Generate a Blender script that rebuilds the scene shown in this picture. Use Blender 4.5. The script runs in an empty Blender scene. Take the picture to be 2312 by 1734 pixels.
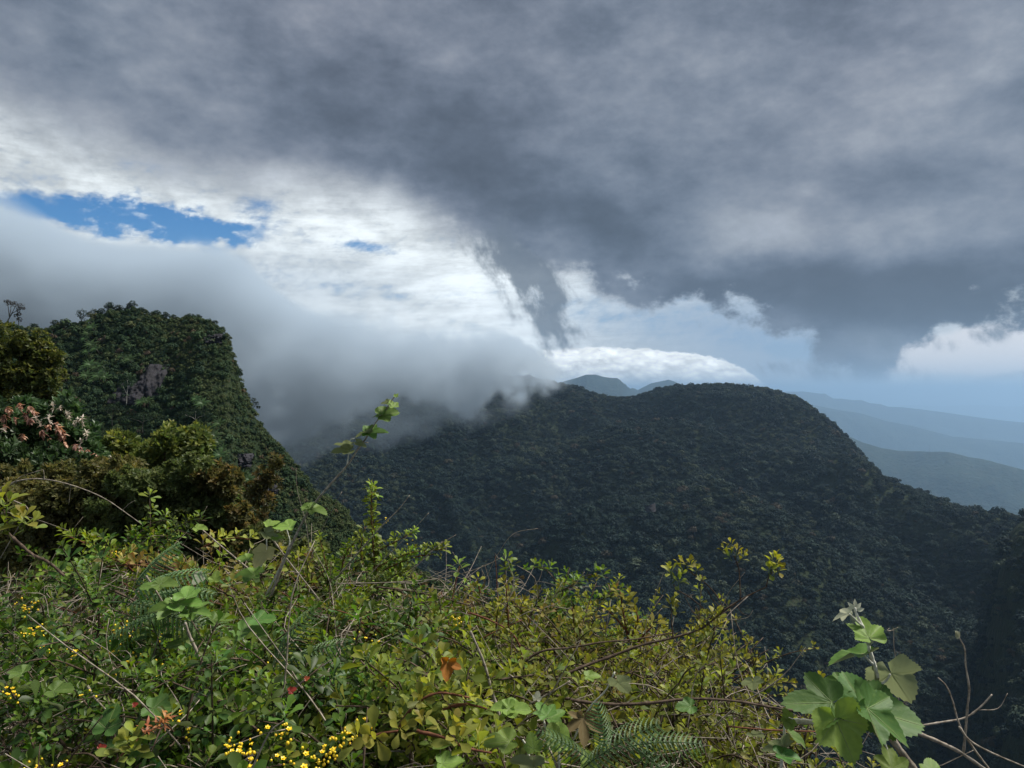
import bpy, math, random
import numpy as np
from mathutils import Vector, Matrix, Quaternion

R = math.radians
SC = bpy.context.scene
COL = SC.collection
rng = np.random.default_rng(7)
random.seed(7)

# ------------------------------------------------------------------ camera
F_PX, CX, CY, HOR = 1682.0, 1156.0, 867.0, 885.0      # focal length and centre in photo pixels
PITCH = math.atan((HOR - CY) / F_PX)
cam_d = bpy.data.cameras.new('camera')
cam_d.sensor_width = 36.0
cam_d.lens = 36.0 * F_PX / 2312.0
cam_d.clip_start = 0.05
cam_d.clip_end = 250000.0
cam = bpy.data.objects.new('camera', cam_d)
COL.objects.link(cam)
EYE = Vector((0.0, 0.0, 1.65))
cam.location = EYE
cam.rotation_euler = (R(90) + PITCH, 0, 0)
SC.camera = cam

def ray(px, py):
    "direction, in the world, of a point seen in the photograph"
    x, z, y = (px - CX) / F_PX, -(py - CY) / F_PX, 1.0
    c, s = math.cos(PITCH), math.sin(PITCH)
    return x, y * c - z * s, y * s + z * c

def azel(px, py):
    x, y, z = ray(px, py)
    return math.degrees(math.atan2(x, y)), math.degrees(math.atan2(z, math.hypot(x, y)))

def at(px, py, d):
    "world point at depth d metres"
    x, y, z = ray(px, py)
    k = d / y
    return Vector((x * k, d, EYE.z + z * k))

# ------------------------------------------------------------------ node helper
class NT:
    def __init__(self, tree): self.t = tree
    def node(self, typ, **kw):
        n = self.t.nodes.new(typ)
        for k, v in kw.items(): setattr(n, k, v)
        return n
    def link(self, a, b): self.t.links.new(a.s if isinstance(a, V) else a, b)
    def put(self, sock, v):
        if isinstance(v, V): self.t.links.new(v.s, sock)
        elif hasattr(v, 'node'): self.t.links.new(v, sock)
        else: sock.default_value = v
    def m(self, op, a, b=0.0, c=0.0, clamp=False):
        n = self.node('ShaderNodeMath', operation=op, use_clamp=clamp)
        self.put(n.inputs[0], a); self.put(n.inputs[1], b); self.put(n.inputs[2], c)
        return V(self, n.outputs[0])
    def comb(self, x, y, z):
        n = self.node('ShaderNodeCombineXYZ')
        self.put(n.inputs[0], x); self.put(n.inputs[1], y); self.put(n.inputs[2], z)
        return V(self, n.outputs[0])
    def sep(self, v):
        n = self.node('ShaderNodeSeparateXYZ'); self.put(n.inputs[0], v)
        return [V(self, o) for o in n.outputs]
    def noise(self, vec, scale, detail=3.0, rough=0.5, dist=0.0, color=False, w=None):
        n = self.node('ShaderNodeTexNoise')
        if w is not None: n.noise_dimensions = '4D'; n.inputs['W'].default_value = w
        self.put(n.inputs['Vector'], vec)
        n.inputs['Scale'].default_value = scale; n.inputs['Detail'].default_value = detail
        n.inputs['Roughness'].default_value = rough; n.inputs['Distortion'].default_value = dist
        return V(self, n.outputs[1 if color else 0])
    def smooth(self, v, lo, hi):
        n = self.node('ShaderNodeMapRange', interpolation_type='SMOOTHSTEP')
        self.put(n.inputs[0], v); self.put(n.inputs[1], lo); self.put(n.inputs[2], hi)
        n.inputs[3].default_value = 0; n.inputs[4].default_value = 1
        return V(self, n.outputs[0])
    def lin(self, v, lo, hi, a=0.0, b=1.0):
        n = self.node('ShaderNodeMapRange'); n.clamp = True
        self.put(n.inputs[0], v); self.put(n.inputs[1], lo); self.put(n.inputs[2], hi)
        self.put(n.inputs[3], a); self.put(n.inputs[4], b)
        return V(self, n.outputs[0])
    def mix(self, f, a, b):
        n = self.node('ShaderNodeMix', data_type='RGBA')
        self.put(n.inputs[0], f)
        for s, v in ((n.inputs[6], a), (n.inputs[7], b)):
            if isinstance(v, (tuple, list)) and len(v) == 3: v = (*v, 1.0)
            self.put(s, v)
        return V(self, n.outputs[2])
    def curve(self, x, pts, lo, hi, ylo, yhi):
        "a function given by its points, as a float curve node"
        n = self.node('ShaderNodeFloatCurve')
        t = self.m('DIVIDE', self.m('SUBTRACT', x, lo), hi - lo, clamp=True)
        self.put(n.inputs['Value'], t)
        c = n.mapping.curves[0]
        P = [((a - lo) / (hi - lo), (b - ylo) / (yhi - ylo)) for a, b in pts]
        P = [p for p in P if 0 <= p[0] <= 1]
        c.points[0].location = P[0]; c.points[1].location = P[-1]
        for p in P[1:-1]: c.points.new(*p)
        n.mapping.extend = 'HORIZONTAL'
        n.mapping.update()
        return V(self, n.outputs[0]) * (yhi - ylo) + ylo

class V:
    def __init__(self, nt, s): self.nt, self.s = nt, s
    def __add__(self, o): return self.nt.m('ADD', self, o)
    __radd__ = __add__
    def __sub__(self, o): return self.nt.m('SUBTRACT', self, o)
    def __rsub__(self, o): return self.nt.m('SUBTRACT', o, self)
    def __mul__(self, o): return self.nt.m('MULTIPLY', self, o)
    __rmul__ = __mul__
    def __truediv__(self, o): return self.nt.m('DIVIDE', self, o)
    def __neg__(self): return self.nt.m('MULTIPLY', self, -1.0)

# ------------------------------------------------------------------ sun, sky and exposure
SUN_EL, SUN_AZ = 57.0, 74.0
sd = bpy.data.lights.new('sun', 'SUN')
sd.energy = 5.0; sd.angle = R(14); sd.color = (1.0, 0.955, 0.88)
sun = bpy.data.objects.new('sun', sd); COL.objects.link(sun)
sdir = Vector((math.sin(R(SUN_AZ)) * math.cos(R(SUN_EL)), math.cos(R(SUN_AZ)) * math.cos(R(SUN_EL)), math.sin(R(SUN_EL))))
sun.rotation_euler = sdir.to_track_quat('Z', 'Y').to_euler()
sun.location = (30, 60, 80)

SC.render.engine = 'CYCLES'
SC.view_settings.view_transform = 'Standard'
SC.view_settings.look = 'None'
SC.view_settings.exposure = 0.22
SC.view_settings.gamma = 1.0
SC.view_settings.use_curve_mapping = False
SC.cycles.use_denoising = True
SC.cycles.max_bounces = 6
SC.cycles.diffuse_bounces = 3
SC.cycles.glossy_bounces = 2
SC.cycles.transmission_bounces = 3
SC.cycles.volume_bounces = 1
SC.cycles.transparent_max_bounces = 6
SC.cycles.volume_step_rate = 3.0
SC.cycles.volume_max_steps = 160
SC.cycles.sample_clamp_indirect = 4.0

def build_world():
    w = bpy.data.worlds.new('World'); SC.world = w
    w.use_nodes = True
    w.cycles.sampling_method = 'MANUAL'; w.cycles.sample_map_resolution = 256
    t = w.node_tree; t.nodes.clear()
    N = NT(t)
    out = N.node('ShaderNodeOutputWorld'); bg = N.node('ShaderNodeBackground')
    bg.inputs['Strength'].default_value = 0.1
    t.links.new(bg.outputs[0], out.inputs[0])
    sky = N.node('ShaderNodeTexSky', sky_type='NISHITA')
    sky.sun_disc = False; sky.sun_elevation = R(SUN_EL); sky.sun_rotation = R(SUN_AZ)
    sky.altitude = 2000; sky.air_density = 1.0; sky.dust_density = 0.4; sky.ozone_density = 2.0
    tc = N.node('ShaderNodeTexCoord')
    D = V(N, tc.outputs['Generated'])
    x, y, z = N.sep(D)
    az = N.m('ARCTAN2', x, y) * 57.29578
    hyp = N.m('SQRT', x * x + y * y)
    el = N.m('ARCTAN2', z, hyp) * 57.29578
    K = 57.29578 / F_PX                                     # degrees per photo pixel
    # large soft billows and finer tatters, in direction space
    wv = N.noise(D, 2.6, 5, 0.55, color=True)
    wx, wy, wz = N.sep(wv)
    fv = N.noise(D, 11.0, 6, 0.62, color=True)
    fx, fy, fz = N.sep(fv)
    azw = az + (wx - .5) * 9.0 + (fx - .5) * 3.2
    elw = el + (wy - .5) * 5.0 + (fy - .5) * 3.0
    azf = az + (fx - .5) * 2.6
    elf = el + (fy - .5) * 1.9
    P2 = N.comb(az * .05, el * .05, 0.0)

    def G(px, py, sx, sy, rot=0.0, A=None, E=None):
        a0, e0 = azel(px, py)
        dx = (A or azf) - a0; dy = (E or elf) - e0
        c, s = math.cos(R(rot)), math.sin(R(rot))
        u = dx * (c / (sx * K)) + dy * (s / (sx * K))
        v = dx * (-s / (sy * K)) + dy * (c / (sy * K))
        return N.m('EXPONENT', (u * u + v * v) * -0.5)
    def line(pts, A):
        q = [azel(*p) for p in pts]
        return N.curve(A, q, -60, 60, -10, 40)
    def S(*terms):
        o = terms[0]
        for t_ in terms[1:]: o = o + t_
        return o

    # --- high white layer with gaps of blue
    blue = N.node('ShaderNodeHueSaturation'); blue.inputs['Saturation'].default_value = 1.35
    blue.inputs['Value'].default_value = BLUE_V
    t.links.new(sky.outputs[0], blue.inputs['Color'])
    streak = N.noise(N.comb(az * .075 + el * .05 + fx * .12, el * .34 - az * .03, 3.1), 2.3, 8, 0.64)
    puff = N.noise(N.comb(az * .09 + fx * .25, el * .15 + az * .03, 6.6), 2.2, 8, 0.60)
    fiz = N.noise(N.comb(az * .5, el * .9 - az * .15, 2.6), 1.6, 7, 0.65)
    streak2 = N.noise(N.comb(az * .10, el * .9 + wy * .8, 9.4), 2.6, 7, 0.62)
    A2, E2 = azf + (N.noise(D, 30.0, 5, .6) - .5) * 2.5, el + (fy - .5) * 3.4 + (N.noise(N.comb(az * .3, el * .5, 1.1), 2.0, 6, .6) - .5) * 3.0
    gap = S(G(300, 496, 145, 22, -3, A2, E2) * 1.2, G(475, 516, 55, 20, 0, A2, E2) * .85, G(120, 488, 90, 12, -8) * .6,
            G(830, 557, 55, 10, -6) * .75, G(570, 462, 30, 12, 0) * .55,
            G(700, 640, 110, 22, -10) * .33, G(1560, 700, 190, 30, -6) * .28, G(1330, 715, 120, 26, -4) * .22,
            G(1690, 765, 120, 22, -12) * .62, G(1850, 805, 90, 20, -6) * .8, G(1050, 665, 90, 10, 0) * .3,
            G(1640, 640, 260, 30, -8) * .12)
    thin = gap + (streak - .5) * -.75 + (streak2 - .5) * -.30 + (puff - .5) * -1.1 + (fiz - .5) * -1.3
    gapm = N.smooth(thin, 0.10, 1.05)
    sw = N.lin(az, azel(300, 0)[0], azel(1000, 0)[0], .15, .7)
    wl = N.smooth(streak * sw + puff * (1.0 - sw) + (streak2 - .5) * .22 + (fiz - .5) * .25, .34, .66)
    glow = S(G(1130, 790, 190, 80) * 1.1, G(960, 600, 200, 110) * .35, G(640, 510, 190, 60) * .42,
             G(150, 400, 220, 45, -10) * .30, G(1180, 640, 150, 26) * .35)
    wb = wl * .37 + .42 + glow * .42
    white = N.node('ShaderNodeCombineColor')
    N.put(white.inputs[0], wb * .93); N.put(white.inputs[1], wb * 1.0); N.put(white.inputs[2], wb * 1.03)
    cool = S(G(1560, 710, 260, 60) * .8, G(1800, 800, 170, 60) * .9, G(2150, 900, 300, 80) * .25, G(650, 640, 200, 50) * .35)
    coolf = N.m('MULTIPLY', cool, 1.0, clamp=True)
    hi = N.mix(coolf, V(N, white.outputs[0]), (.34, .43, .54))
    lblue = N.mix(N.m('MULTIPLY', coolf, .85, clamp=True), V(N, blue.outputs[0]), (2.3, 3.3, 4.8))
    HIS = N.node('ShaderNodeVectorMath', operation='SCALE'); N.put(HIS.inputs[0], hi); HIS.inputs['Scale'].default_value = 10.0
    c0 = N.mix(gapm, V(N, HIS.outputs[0]), lblue)

    def scaled(rgb): return tuple(10 * q for q in rgb)
    # --- bank of white cumulus lying over the far hills
    vor = N.node('ShaderNodeTexVoronoi', feature='SMOOTH_F1'); vor.inputs['Scale'].default_value = 1.0
    vor.inputs['Smoothness'].default_value = .6
    bx = az + (fx - .5) * .9; by = el + (fy - .5) * .7
    N.put(vor.inputs['Vector'], N.comb(bx * .85 + by * .35, by * 1.9, 1.7))
    vd = V(N, vor.outputs['Distance'])
    vor2 = N.node('ShaderNodeTexVoronoi', feature='SMOOTH_F1'); vor2.inputs['Scale'].default_value = 2.7
    vor2.inputs['Smoothness'].default_value = .5
    N.put(vor2.inputs['Vector'], N.comb(bx * .8 + by * .3, by * 1.5, 5.2))
    vd2 = V(N, vor2.outputs['Distance'])
    cap_top = line([(900, 850), (1150, 812), (1210, 800), (1260, 793), (1330, 789), (1420, 788), (1500, 792), (1570, 799), (1640, 817), (1690, 840), (1725, 866), (1760, 895), (1900, 960)], bx)
    capd = by + (vd - .4) * -.35 + (vd2 - .4) * -.28 - cap_top
    capm = N.smooth(capd, 0.10, -0.12)
    capb = 1.42 - N.smooth(vd, .2, .8) * .34 - N.smooth(vd2, .25, .8) * .24 - N.smooth(capd, -.4, -2.3) * .12
    capc = N.node('ShaderNodeCombineColor')
    N.put(capc.inputs[0], capb * 9.7); N.put(capc.inputs[1], capb * 10.0); N.put(capc.inputs[2], capb * 9.9)
    c1 = N.mix(capm, c0, V(N, capc.outputs[0]))
    # --- bright broken clouds low on the right
    rb = S(G(2230, 810, 150, 26, 4) * 1.0, G(2040, 800, 40, 22) * .6, G(2260, 760, 90, 26) * .8) + (fz - .5) * .9
    c2 = N.mix(N.smooth(rb, .34, .8), c1, scaled((.70, .70, .72)))
    pale = N.smooth(elf, azel(2200, 838)[1], azel(2200, 880)[1]) * N.smooth(az, azel(1850, 0)[0], azel(2060, 0)[0])
    c2 = N.mix(pale * .85, c2, scaled((.74, .81, .86)))
    # --- the dark deck overhead
    edge = line([(-400, 120), (-100, 230), (0, 285), (120, 335), (250, 385), (400, 420), (560, 445), (720, 458), (830, 470), (920, 505), (1000, 548),
                 (1060, 580), (1130, 600), (1200, 615), (1300, 642), (1400, 655), (1500, 668), (1600, 685), (1690, 715), (1760, 755), (1830, 800), (1900, 842),
                 (1960, 862), (2020, 845), (2080, 795), (2140, 745), (2230, 722), (2330, 715), (2600, 690), (3000, 640)], az + (wx - .5) * 3.0 + (fx - .5) * 2.0)
    rag = N.noise(N.comb(az * .10, el * .13, 8.8), 2.6, 7, .62)
    dd = elf + (wy - .5) * 1.6 + (rag - .5) * N.lin(az, azel(900, 0)[0], azel(1400, 0)[0], 2.5, 9.0) - edge
    softw = N.lin(az, azel(900, 0)[0], azel(1500, 0)[0], 4.2, 1.3)
    deck = N.smooth(dd / softw, -.42, .75)
    rough_d = N.noise(N.comb(az * .026 + el * .03, el * .045 - az * .006, 2.2), 2.4, 5, .50)
    rough_f = N.noise(N.comb(az * .05, el * .08, 7.7), 3.6, 6, .62)
    rough_g = N.noise(N.comb(az * .09 + el * .04, el * .17 - az * .02, 5.5), 4.2, 8, .66, dist=.25)
    lum = (rough_d - .5) * .26 + (rough_f - .5) * .20 + (rough_g - .5) * .05 + .190
    AW, EW = az + (wx - .5) * 5 + (fx - .5) * 2.2, el + (wy - .5) * 4 + (fy - .5) * 2.0
    g = lambda *a: G(*a, A=AW, E=EW)
    lum = lum + 1.2 * S(g(230, 230, 330, 70, -18) * .030, g(1500, 160, 150, 90, 0) * .050, g(2100, 250, 250, 55, 25) * .055, g(1500, 330, 260, 70, 10) * .020,
                  g(1700, 520, 170, 40, 4) * .050, g(1260, 560, 90, 60, 0) * .05, g(2080, 520, 140, 30) * .04, g(1700, 560, 150, 22) * .03, g(1990, 770, 60, 24) * .05, g(1760, 740, 60, 22) * .04, g(1240, 340, 70, 30) * .03,
                  g(1980, 790, 80, 40) * .03, g(500, 400, 330, 40, -8) * .04)
    lum = lum - 1.5 * S(g(1160, 400, 200, 110, -20) * .035, g(1420, 545, 100, 45, -12) * .085, g(1250, 470, 60, 22) * .05, g(1130, 560, 60, 110, 20) * .045,
                  g(1900, 645, 230, 34, -3) * .12, g(1850, 720, 130, 34, -3) * .05, g(2000, 740, 160, 40) * .05, g(2150, 660, 160, 30, -3) * .04, g(2260, 690, 110, 40) * .06, g(2280, 560, 80, 40) * .04, g(880, 250, 220, 80, -25) * .025,
                  g(1930, 830, 60, 28) * .06, g(1640, 60, 300, 60) * .015, g(2200, 400, 200, 60) * .02)
    lq = lum - .085
    lum = (lq + N.m('SQRT', lq * lq + .0022)) * .5 + .085
    lum = lum * ((rough_g - .5) * .22 + (rough_f - .5) * .45 + (N.noise(N.comb(az * .13 + el * .05, el * .2, 3.3), 1.3, 7, .56) - .5) * .42 + 1.0)
    lum = lum + N.smooth(dd / softw, .9, .1) * .085 * N.lin(az, azel(1500, 0)[0], azel(1800, 0)[0], 1.0, .35)
    dk = N.node('ShaderNodeCombineColor')
    tint = N.smooth(lum, .10, .34)
    warm = N.noise(D, 1.9, 2, .5)
    N.put(dk.inputs[0], lum * 10 * (tint * .16 + .75 + (warm - .5) * .22))
    N.put(dk.inputs[1], lum * 10 * (tint * .06 + .94 + (warm - .5) * .06))
    N.put(dk.inputs[2], lum * 10 * (tint * -.12 + 1.27))
    c3 = N.mix(deck, c2, V(N, dk.outputs[0]))
    # --- ragged fringes that hang below the deck
    tat = N.noise(N.comb(az * .22 + el * .07, el * .14, 4.4), 2.2, 8, .60)
    fr = S(G(1165, 600, 40, 60, 30) * .85, G(1225, 685, 44, 55, 20) * .80, G(1262, 745, 46, 50, 0) * .70, G(1100, 540, 60, 50, 20) * .5, G(1235, 800, 60, 22) * .36,
           G(1760, 828, 46, 16, 12) * .50, G(1975, 790, 120, 50) * .5, G(1960, 850, 85, 22) * .45, G(2180, 770, 70, 12, 15) * .5)
    frm = N.smooth(fr * .80 + (tat - .5) * 2.9, .26, .98) * N.smooth(fr, .08, .40)
    c4 = N.mix(N.m('MULTIPLY', frm, .9), c3, scaled((.13, .16, .20)))
    # --- below the horizon, where no ground is built
    c5 = N.mix(N.smooth(el, -1.0, -8.0), c4, scaled((.20, .25, .30)))
    N.link(c5, bg.inputs['Color'])

BLUE_V = 1.0
build_world()
HAZE_D = 8e-5
MIST_D = .024
# ------------------------------------------------------------------ tags and object helpers
def tag(o, label=None, cat=None, group=None, kind=None):
    for k, v in (('label', label), ('category', cat), ('group', group), ('kind', kind)):
        if v: o[k] = v
    return o

def mesh_from(name, verts, faces, mat=None, smooth=True, attrs=None, uvs=None):
    me = bpy.data.meshes.new(name)
    verts = np.asarray(verts, dtype=np.float32).reshape(-1, 3)
    if isinstance(faces, np.ndarray):
        nf, k = faces.shape
        me.vertices.add(len(verts)); me.vertices.foreach_set('co', verts.ravel())
        me.loops.add(nf * k); me.loops.foreach_set('vertex_index', faces.astype(np.int32).ravel())
        me.polygons.add(nf); me.polygons.foreach_set('loop_start', np.arange(0, nf * k, k, dtype=np.int32))
        me.update(calc_edges=True)
    else:
        me.from_pydata(verts.tolist(), [], [tuple(f) for f in faces]); me.update()
    if mat: me.materials.append(mat)
    if smooth: me.polygons.foreach_set('use_smooth', np.ones(len(me.polygons), dtype=bool))
    for k, v in (attrs or {}).items():
        a = me.attributes.new(k, 'FLOAT', 'POINT'); a.data.foreach_set('value', np.asarray(v, dtype=np.float32).ravel())
    return me

def link(name, data, parent=None, loc=None, mtx=None):
    o = bpy.data.objects.new(name, data); COL.objects.link(o)
    if parent: o.parent = parent
    if loc is not None: o.location = loc
    if mtx is not None: o.matrix_local = mtx
    return o

def empty(name, loc, rz=0.0):
    o = bpy.data.objects.new(name, None); COL.objects.link(o)
    o.location = loc; o.rotation_euler = (0, 0, rz); o.empty_display_size = .1
    return o

# ------------------------------------------------------------------ numpy noise
_perm = np.random.default_rng(11).permutation(4096)
def _h(ix, iy, iz):
    return _perm[(_perm[(_perm[ix & 4095] + iy) & 4095] + iz) & 4095] / 4095.0
def vnoise(x, y, z=0.0):
    x, y, z = np.broadcast_arrays(np.asarray(x, float), np.asarray(y, float), np.asarray(z, float))
    ix, iy, iz = np.floor(x).astype(int), np.floor(y).astype(int), np.floor(z).astype(int)
    fx, fy, fz = x - ix, y - iy, z - iz
    u, v, w = (q * q * q * (q * (q * 6 - 15) + 10) for q in (fx, fy, fz))
    r = 0
    for a, wa in ((0, 1 - u), (1, u)):
        for b, wb in ((0, 1 - v), (1, v)):
            for c, wc in ((0, 1 - w), (1, w)):
                r = r + wa * wb * wc * _h(ix + a, iy + b, iz + c)
    return r * 2 - 1
def fbm(x, y, z=0.0, o=4, gain=.5):
    r, a, f = 0, 1.0, 1.0
    for i in range(o):
        r = r + a * vnoise(x * f + 17.3 * i, y * f - 9.1 * i, np.asarray(z) * f + 3.7 * i); a *= gain; f *= 2.03
    return r

# ------------------------------------------------------------------ materials
def mat_new(name):
    m = bpy.data.materials.new(name); m.use_nodes = True
    N = NT(m.node_tree)
    b = m.node_tree.nodes['Principled BSDF']
    return m, N, b

def leaf_mat(name, base, young=None, back=None, rough=.45, spec=.4, trans=.35, vary=.35, hue=.03, dirt=0.0, rnd='obj', scale=60.0):
    """leaf: colour by a per-leaf 'tint' value (0 old .. 1 young) and per-plant random; thin, so light passes through"""
    m = bpy.data.materials.new(name); m.use_nodes = True
    t = m.node_tree; t.nodes.clear(); N = NT(t)
    out = N.node('ShaderNodeOutputMaterial')
    oi = N.node('ShaderNodeObjectInfo'); at_ = N.node('ShaderNodeAttribute', attribute_name='tint')
    lr = N.node('ShaderNodeAttribute', attribute_name='rnd')
    rnd = V(N, oi.outputs['Random']) * .6 + V(N, lr.outputs['Fac']) * .4
    col = N.mix(V(N, at_.outputs['Fac']), base, young or base)
    hs = N.node('ShaderNodeHueSaturation')
    N.put(hs.inputs['Hue'], (rnd - .5) * (hue * 2) + .5)
    N.put(hs.inputs['Value'], (V(N, lr.outputs['Fac']) - .5) * vary + (V(N, oi.outputs['Random']) - .5) * vary * 1.2 + 1.0)
    hs.inputs['Saturation'].default_value = 1.0
    N.link(col, hs.inputs['Color'])
    c = V(N, hs.outputs[0])
    tcn = N.node('ShaderNodeTexCoord')
    mott = N.noise(V(N, tcn.outputs['Object']), scale, 3, .6)
    c = N.mix(N.smooth(mott, .3, .75) * .22, c, tuple(q * .45 for q in base))
    if dirt:
        spots = N.noise(V(N, tcn.outputs['Object']), scale * 1.7, 2, .5)
        c = N.mix(N.smooth(spots, .64, .72) * dirt, c, (.10, .055, .02))
    if back:
        gm = N.node('ShaderNodeNewGeometry')
        c = N.mix(V(N, gm.outputs['Backfacing']), c, back)
    p = N.node('ShaderNodeBsdfPrincipled')
    N.link(c, p.inputs['Base Color']); p.inputs['Roughness'].default_value = rough
    p.inputs['Specular IOR Level'].default_value = spec
    bump = N.node('ShaderNodeBump'); bump.inputs['Strength'].default_value = .25; bump.inputs['Distance'].default_value = .002
    N.link(mott, bump.inputs['Height']); t.links.new(bump.outputs[0], p.inputs['Normal'])
    tr = N.node('ShaderNodeBsdfTranslucent')
    tcx = N.node('ShaderNodeHueSaturation'); tcx.inputs['Value'].default_value = 1.5; tcx.inputs['Saturation'].default_value = 1.15
    N.link(c, tcx.inputs['Color']); t.links.new(tcx.outputs[0], tr.inputs[0])
    mx = N.node('ShaderNodeMixShader'); mx.inputs[0].default_value = trans
    t.links.new(p.outputs[0], mx.inputs[1]); t.links.new(tr.outputs[0], mx.inputs[2])
    t.links.new(mx.outputs[0], out.inputs[0])
    return m

def bark_mat(name, a, b, scale=90.0):
    m, N, p = mat_new(name)
    tc = N.node('ShaderNodeTexCoord')
    n = N.noise(V(N, tc.outputs['Object']), scale, 4, .65)
    N.link(N.mix(N.smooth(n, .35, .68), a, b), p.inputs['Base Color'])
    p.inputs['Roughness'].default_value = .8; p.inputs['Specular IOR Level'].default_value = .2
    bu = N.node('ShaderNodeBump'); bu.inputs['Strength'].default_value = .4; bu.inputs['Distance'].default_value = .001
    N.link(n, bu.inputs['Height']); N.link(V(N, bu.outputs[0]), p.inputs['Normal'])
    return m

def ground_mat(name, cols, scale, detail=5, rough=.9):
    m, N, p = mat_new(name)
    g = N.node('ShaderNodeNewGeometry')
    n = N.noise(V(N, g.outputs['Position']), scale, detail, .65)
    n2 = N.noise(V(N, g.outputs['Position']), scale * 7, 4, .6)
    c = N.mix(N.smooth(n, .35, .65), cols[0], cols[1])
    c = N.mix(N.smooth(n2, .45, .7) * .6, c, cols[2])
    N.link(c, p.inputs['Base Color'])
    p.inputs['Roughness'].default_value = rough; p.inputs['Specular IOR Level'].default_value = .1
    bu = N.node('ShaderNodeBump'); bu.inputs['Strength'].default_value = .6; bu.inputs['Distance'].default_value = 1.0 / scale * .2
    N.link(n2, bu.inputs['Height']); N.link(V(N, bu.outputs[0]), p.inputs['Normal'])
    return m

# ------------------------------------------------------------------ far land: heights by azimuth and range
def prof(pts):
    "ridge line given in photo pixels -> sorted azimuth and tangent of elevation"
    q = []
    for px, py in pts:
        x, y, z = ray(px, py); q.append((math.atan2(x, y), z / math.hypot(x, y)))
    q.sort()
    return np.array([a for a, _ in q]), np.array([b for _, b in q])
def pxaz(px): return math.atan2(*ray(px, HOR)[:2])
def smax(a, b, k):
    h = np.clip(.5 + .5 * (a - b) / k, 0, 1)
    return b + (a - b) * h + k * h * (1 - h)
def ridge(az, r, pts, dist, front, back, soft):
    A, T = prof(pts)
    t = np.interp(az, A, T)
    dp, dv = zip(*sorted((pxaz(p), d) for p, d in dist))
    rd = np.interp(az, dp, dv)
    zr = EYE.z + rd * t
    d = r - rd
    fall = np.where(d < 0, -front * d, back * d)
    fall = np.sqrt(fall ** 2 + soft ** 2) - soft
    return zr - fall, rd, d

MAIN = [(-900, 760), (-300, 780), (300, 800), (700, 826), (900, 846), (1000, 853), (1080, 850), (1117, 845), (1150, 850), (1175, 846), (1200, 848), (1250, 863), (1311, 873), (1366, 888),
        (1396, 893), (1441, 888), (1481, 878), (1522, 870), (1582, 867), (1652, 868), (1728, 876), (1778, 889), (1813, 906), (1848, 931), (1879, 956), (1914, 990),
        (1944, 1025), (1974, 1060), (2000, 1090), (2100, 1170), (2312, 1300), (2800, 1500)]
SPUR1 = [(900, 1120), (1250, 1010), (1400, 950), (1540, 944), (1640, 975), (1720, 1005), (1800, 1018), (1870, 1022), (1925, 1026), (1955, 1042), (1974, 1056), (1989, 1073), (2044, 1098), (2105, 1121),
         (2155, 1136), (2205, 1146), (2281, 1157), (2312, 1166), (2500, 1230), (3000, 1420)]
SPUR2 = [(900, 1500), (1300, 1160), (1500, 1090), (1650, 1120), (1760, 1150), (1840, 1190), (1880, 1240), (1960, 1340), (2050, 1430), (2200, 1560), (2500, 1700), (3000, 1900)]
KNOLL = [(1900, 2200), (2150, 1700), (2230, 1400), (2268, 1215), (2290, 1172), (2312, 1158), (2400, 1130), (2600, 1120), (3000, 1200)]
def mountain_z(az, r, trees=0.0):
    X, Y = r * np.sin(az), r * np.cos(az)
    z1, rd, d = ridge(az, r, MAIN, [(-900, 1700), (600, 1600), (1150, 1500), (1500, 1420), (1800, 1300), (2000, 1200), (2800, 900)], .47, .7, 30)
    z2, _, d2 = ridge(az, r, SPUR1, [(900, 1150), (1500, 1120), (1800, 1060), (2000, 1000), (2300, 900), (3000, 700)], .50, .36, 14)
    z3, _, d3 = ridge(az, r, SPUR2, [(900, 760), (1500, 860), (1900, 800), (2300, 660), (3000, 600)], .42, .34, 10)
    z4, _, d4 = ridge(az, r, KNOLL, [(1900, 640), (2300, 620), (3000, 600)], .55, .5, 8)
    z = smax(smax(z1, z2, 14), z3, 18)
    z = np.maximum(z, z4)
    near = np.exp(-(np.minimum(np.minimum(abs(d), abs(d2)), abs(d4)) / 70.0) ** 2)
    amp = 1 - .93 * near
    gul = 1 - np.abs(fbm(X / 150 + .3 * Y / 150, Y / 330, 1.0, 3))
    z = z + amp * (fbm(X / 260, Y / 260, 0, 4) * 22 + (gul - .75) * 42 + fbm(X / 45, Y / 45, 5, 3) * 5)
    return z, d4, z4

def polar_mesh(name, a0, a1, na, rs, zf, mat):
    az = np.linspace(a0, a1, na)
    A, RR = np.meshgrid(az, rs, indexing='ij')
    Z = zf(A, RR)
    v = np.stack([RR * np.sin(A), RR * np.cos(A), Z], -1).reshape(-1, 3)
    nr = len(rs)
    i, j = np.meshgrid(np.arange(na - 1), np.arange(nr - 1), indexing='ij')
    k = (i * nr + j).ravel()
    f = np.stack([k, k + nr, k + nr + 1, k + 1], 1)
    return mesh_from(name, v, f, mat)

TREE = 7.0     # mean height of the forest canopy
m_floor = ground_mat('forest_floor', ((.012, .022, .012), (.022, .032, .014), (.03, .03, .016)), .02)
me = polar_mesh('mountain', -1.0, 1.0, 420, np.concatenate([np.linspace(330, 1700, 300), np.linspace(1710, 2600, 40)]),
                lambda a, r: mountain_z(a, r)[0] - TREE * .8, m_floor)
mountain = tag(link('mountain', me), 'long dark forested mountain with a rounded summit and a steep right shoulder', kind='structure')

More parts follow.
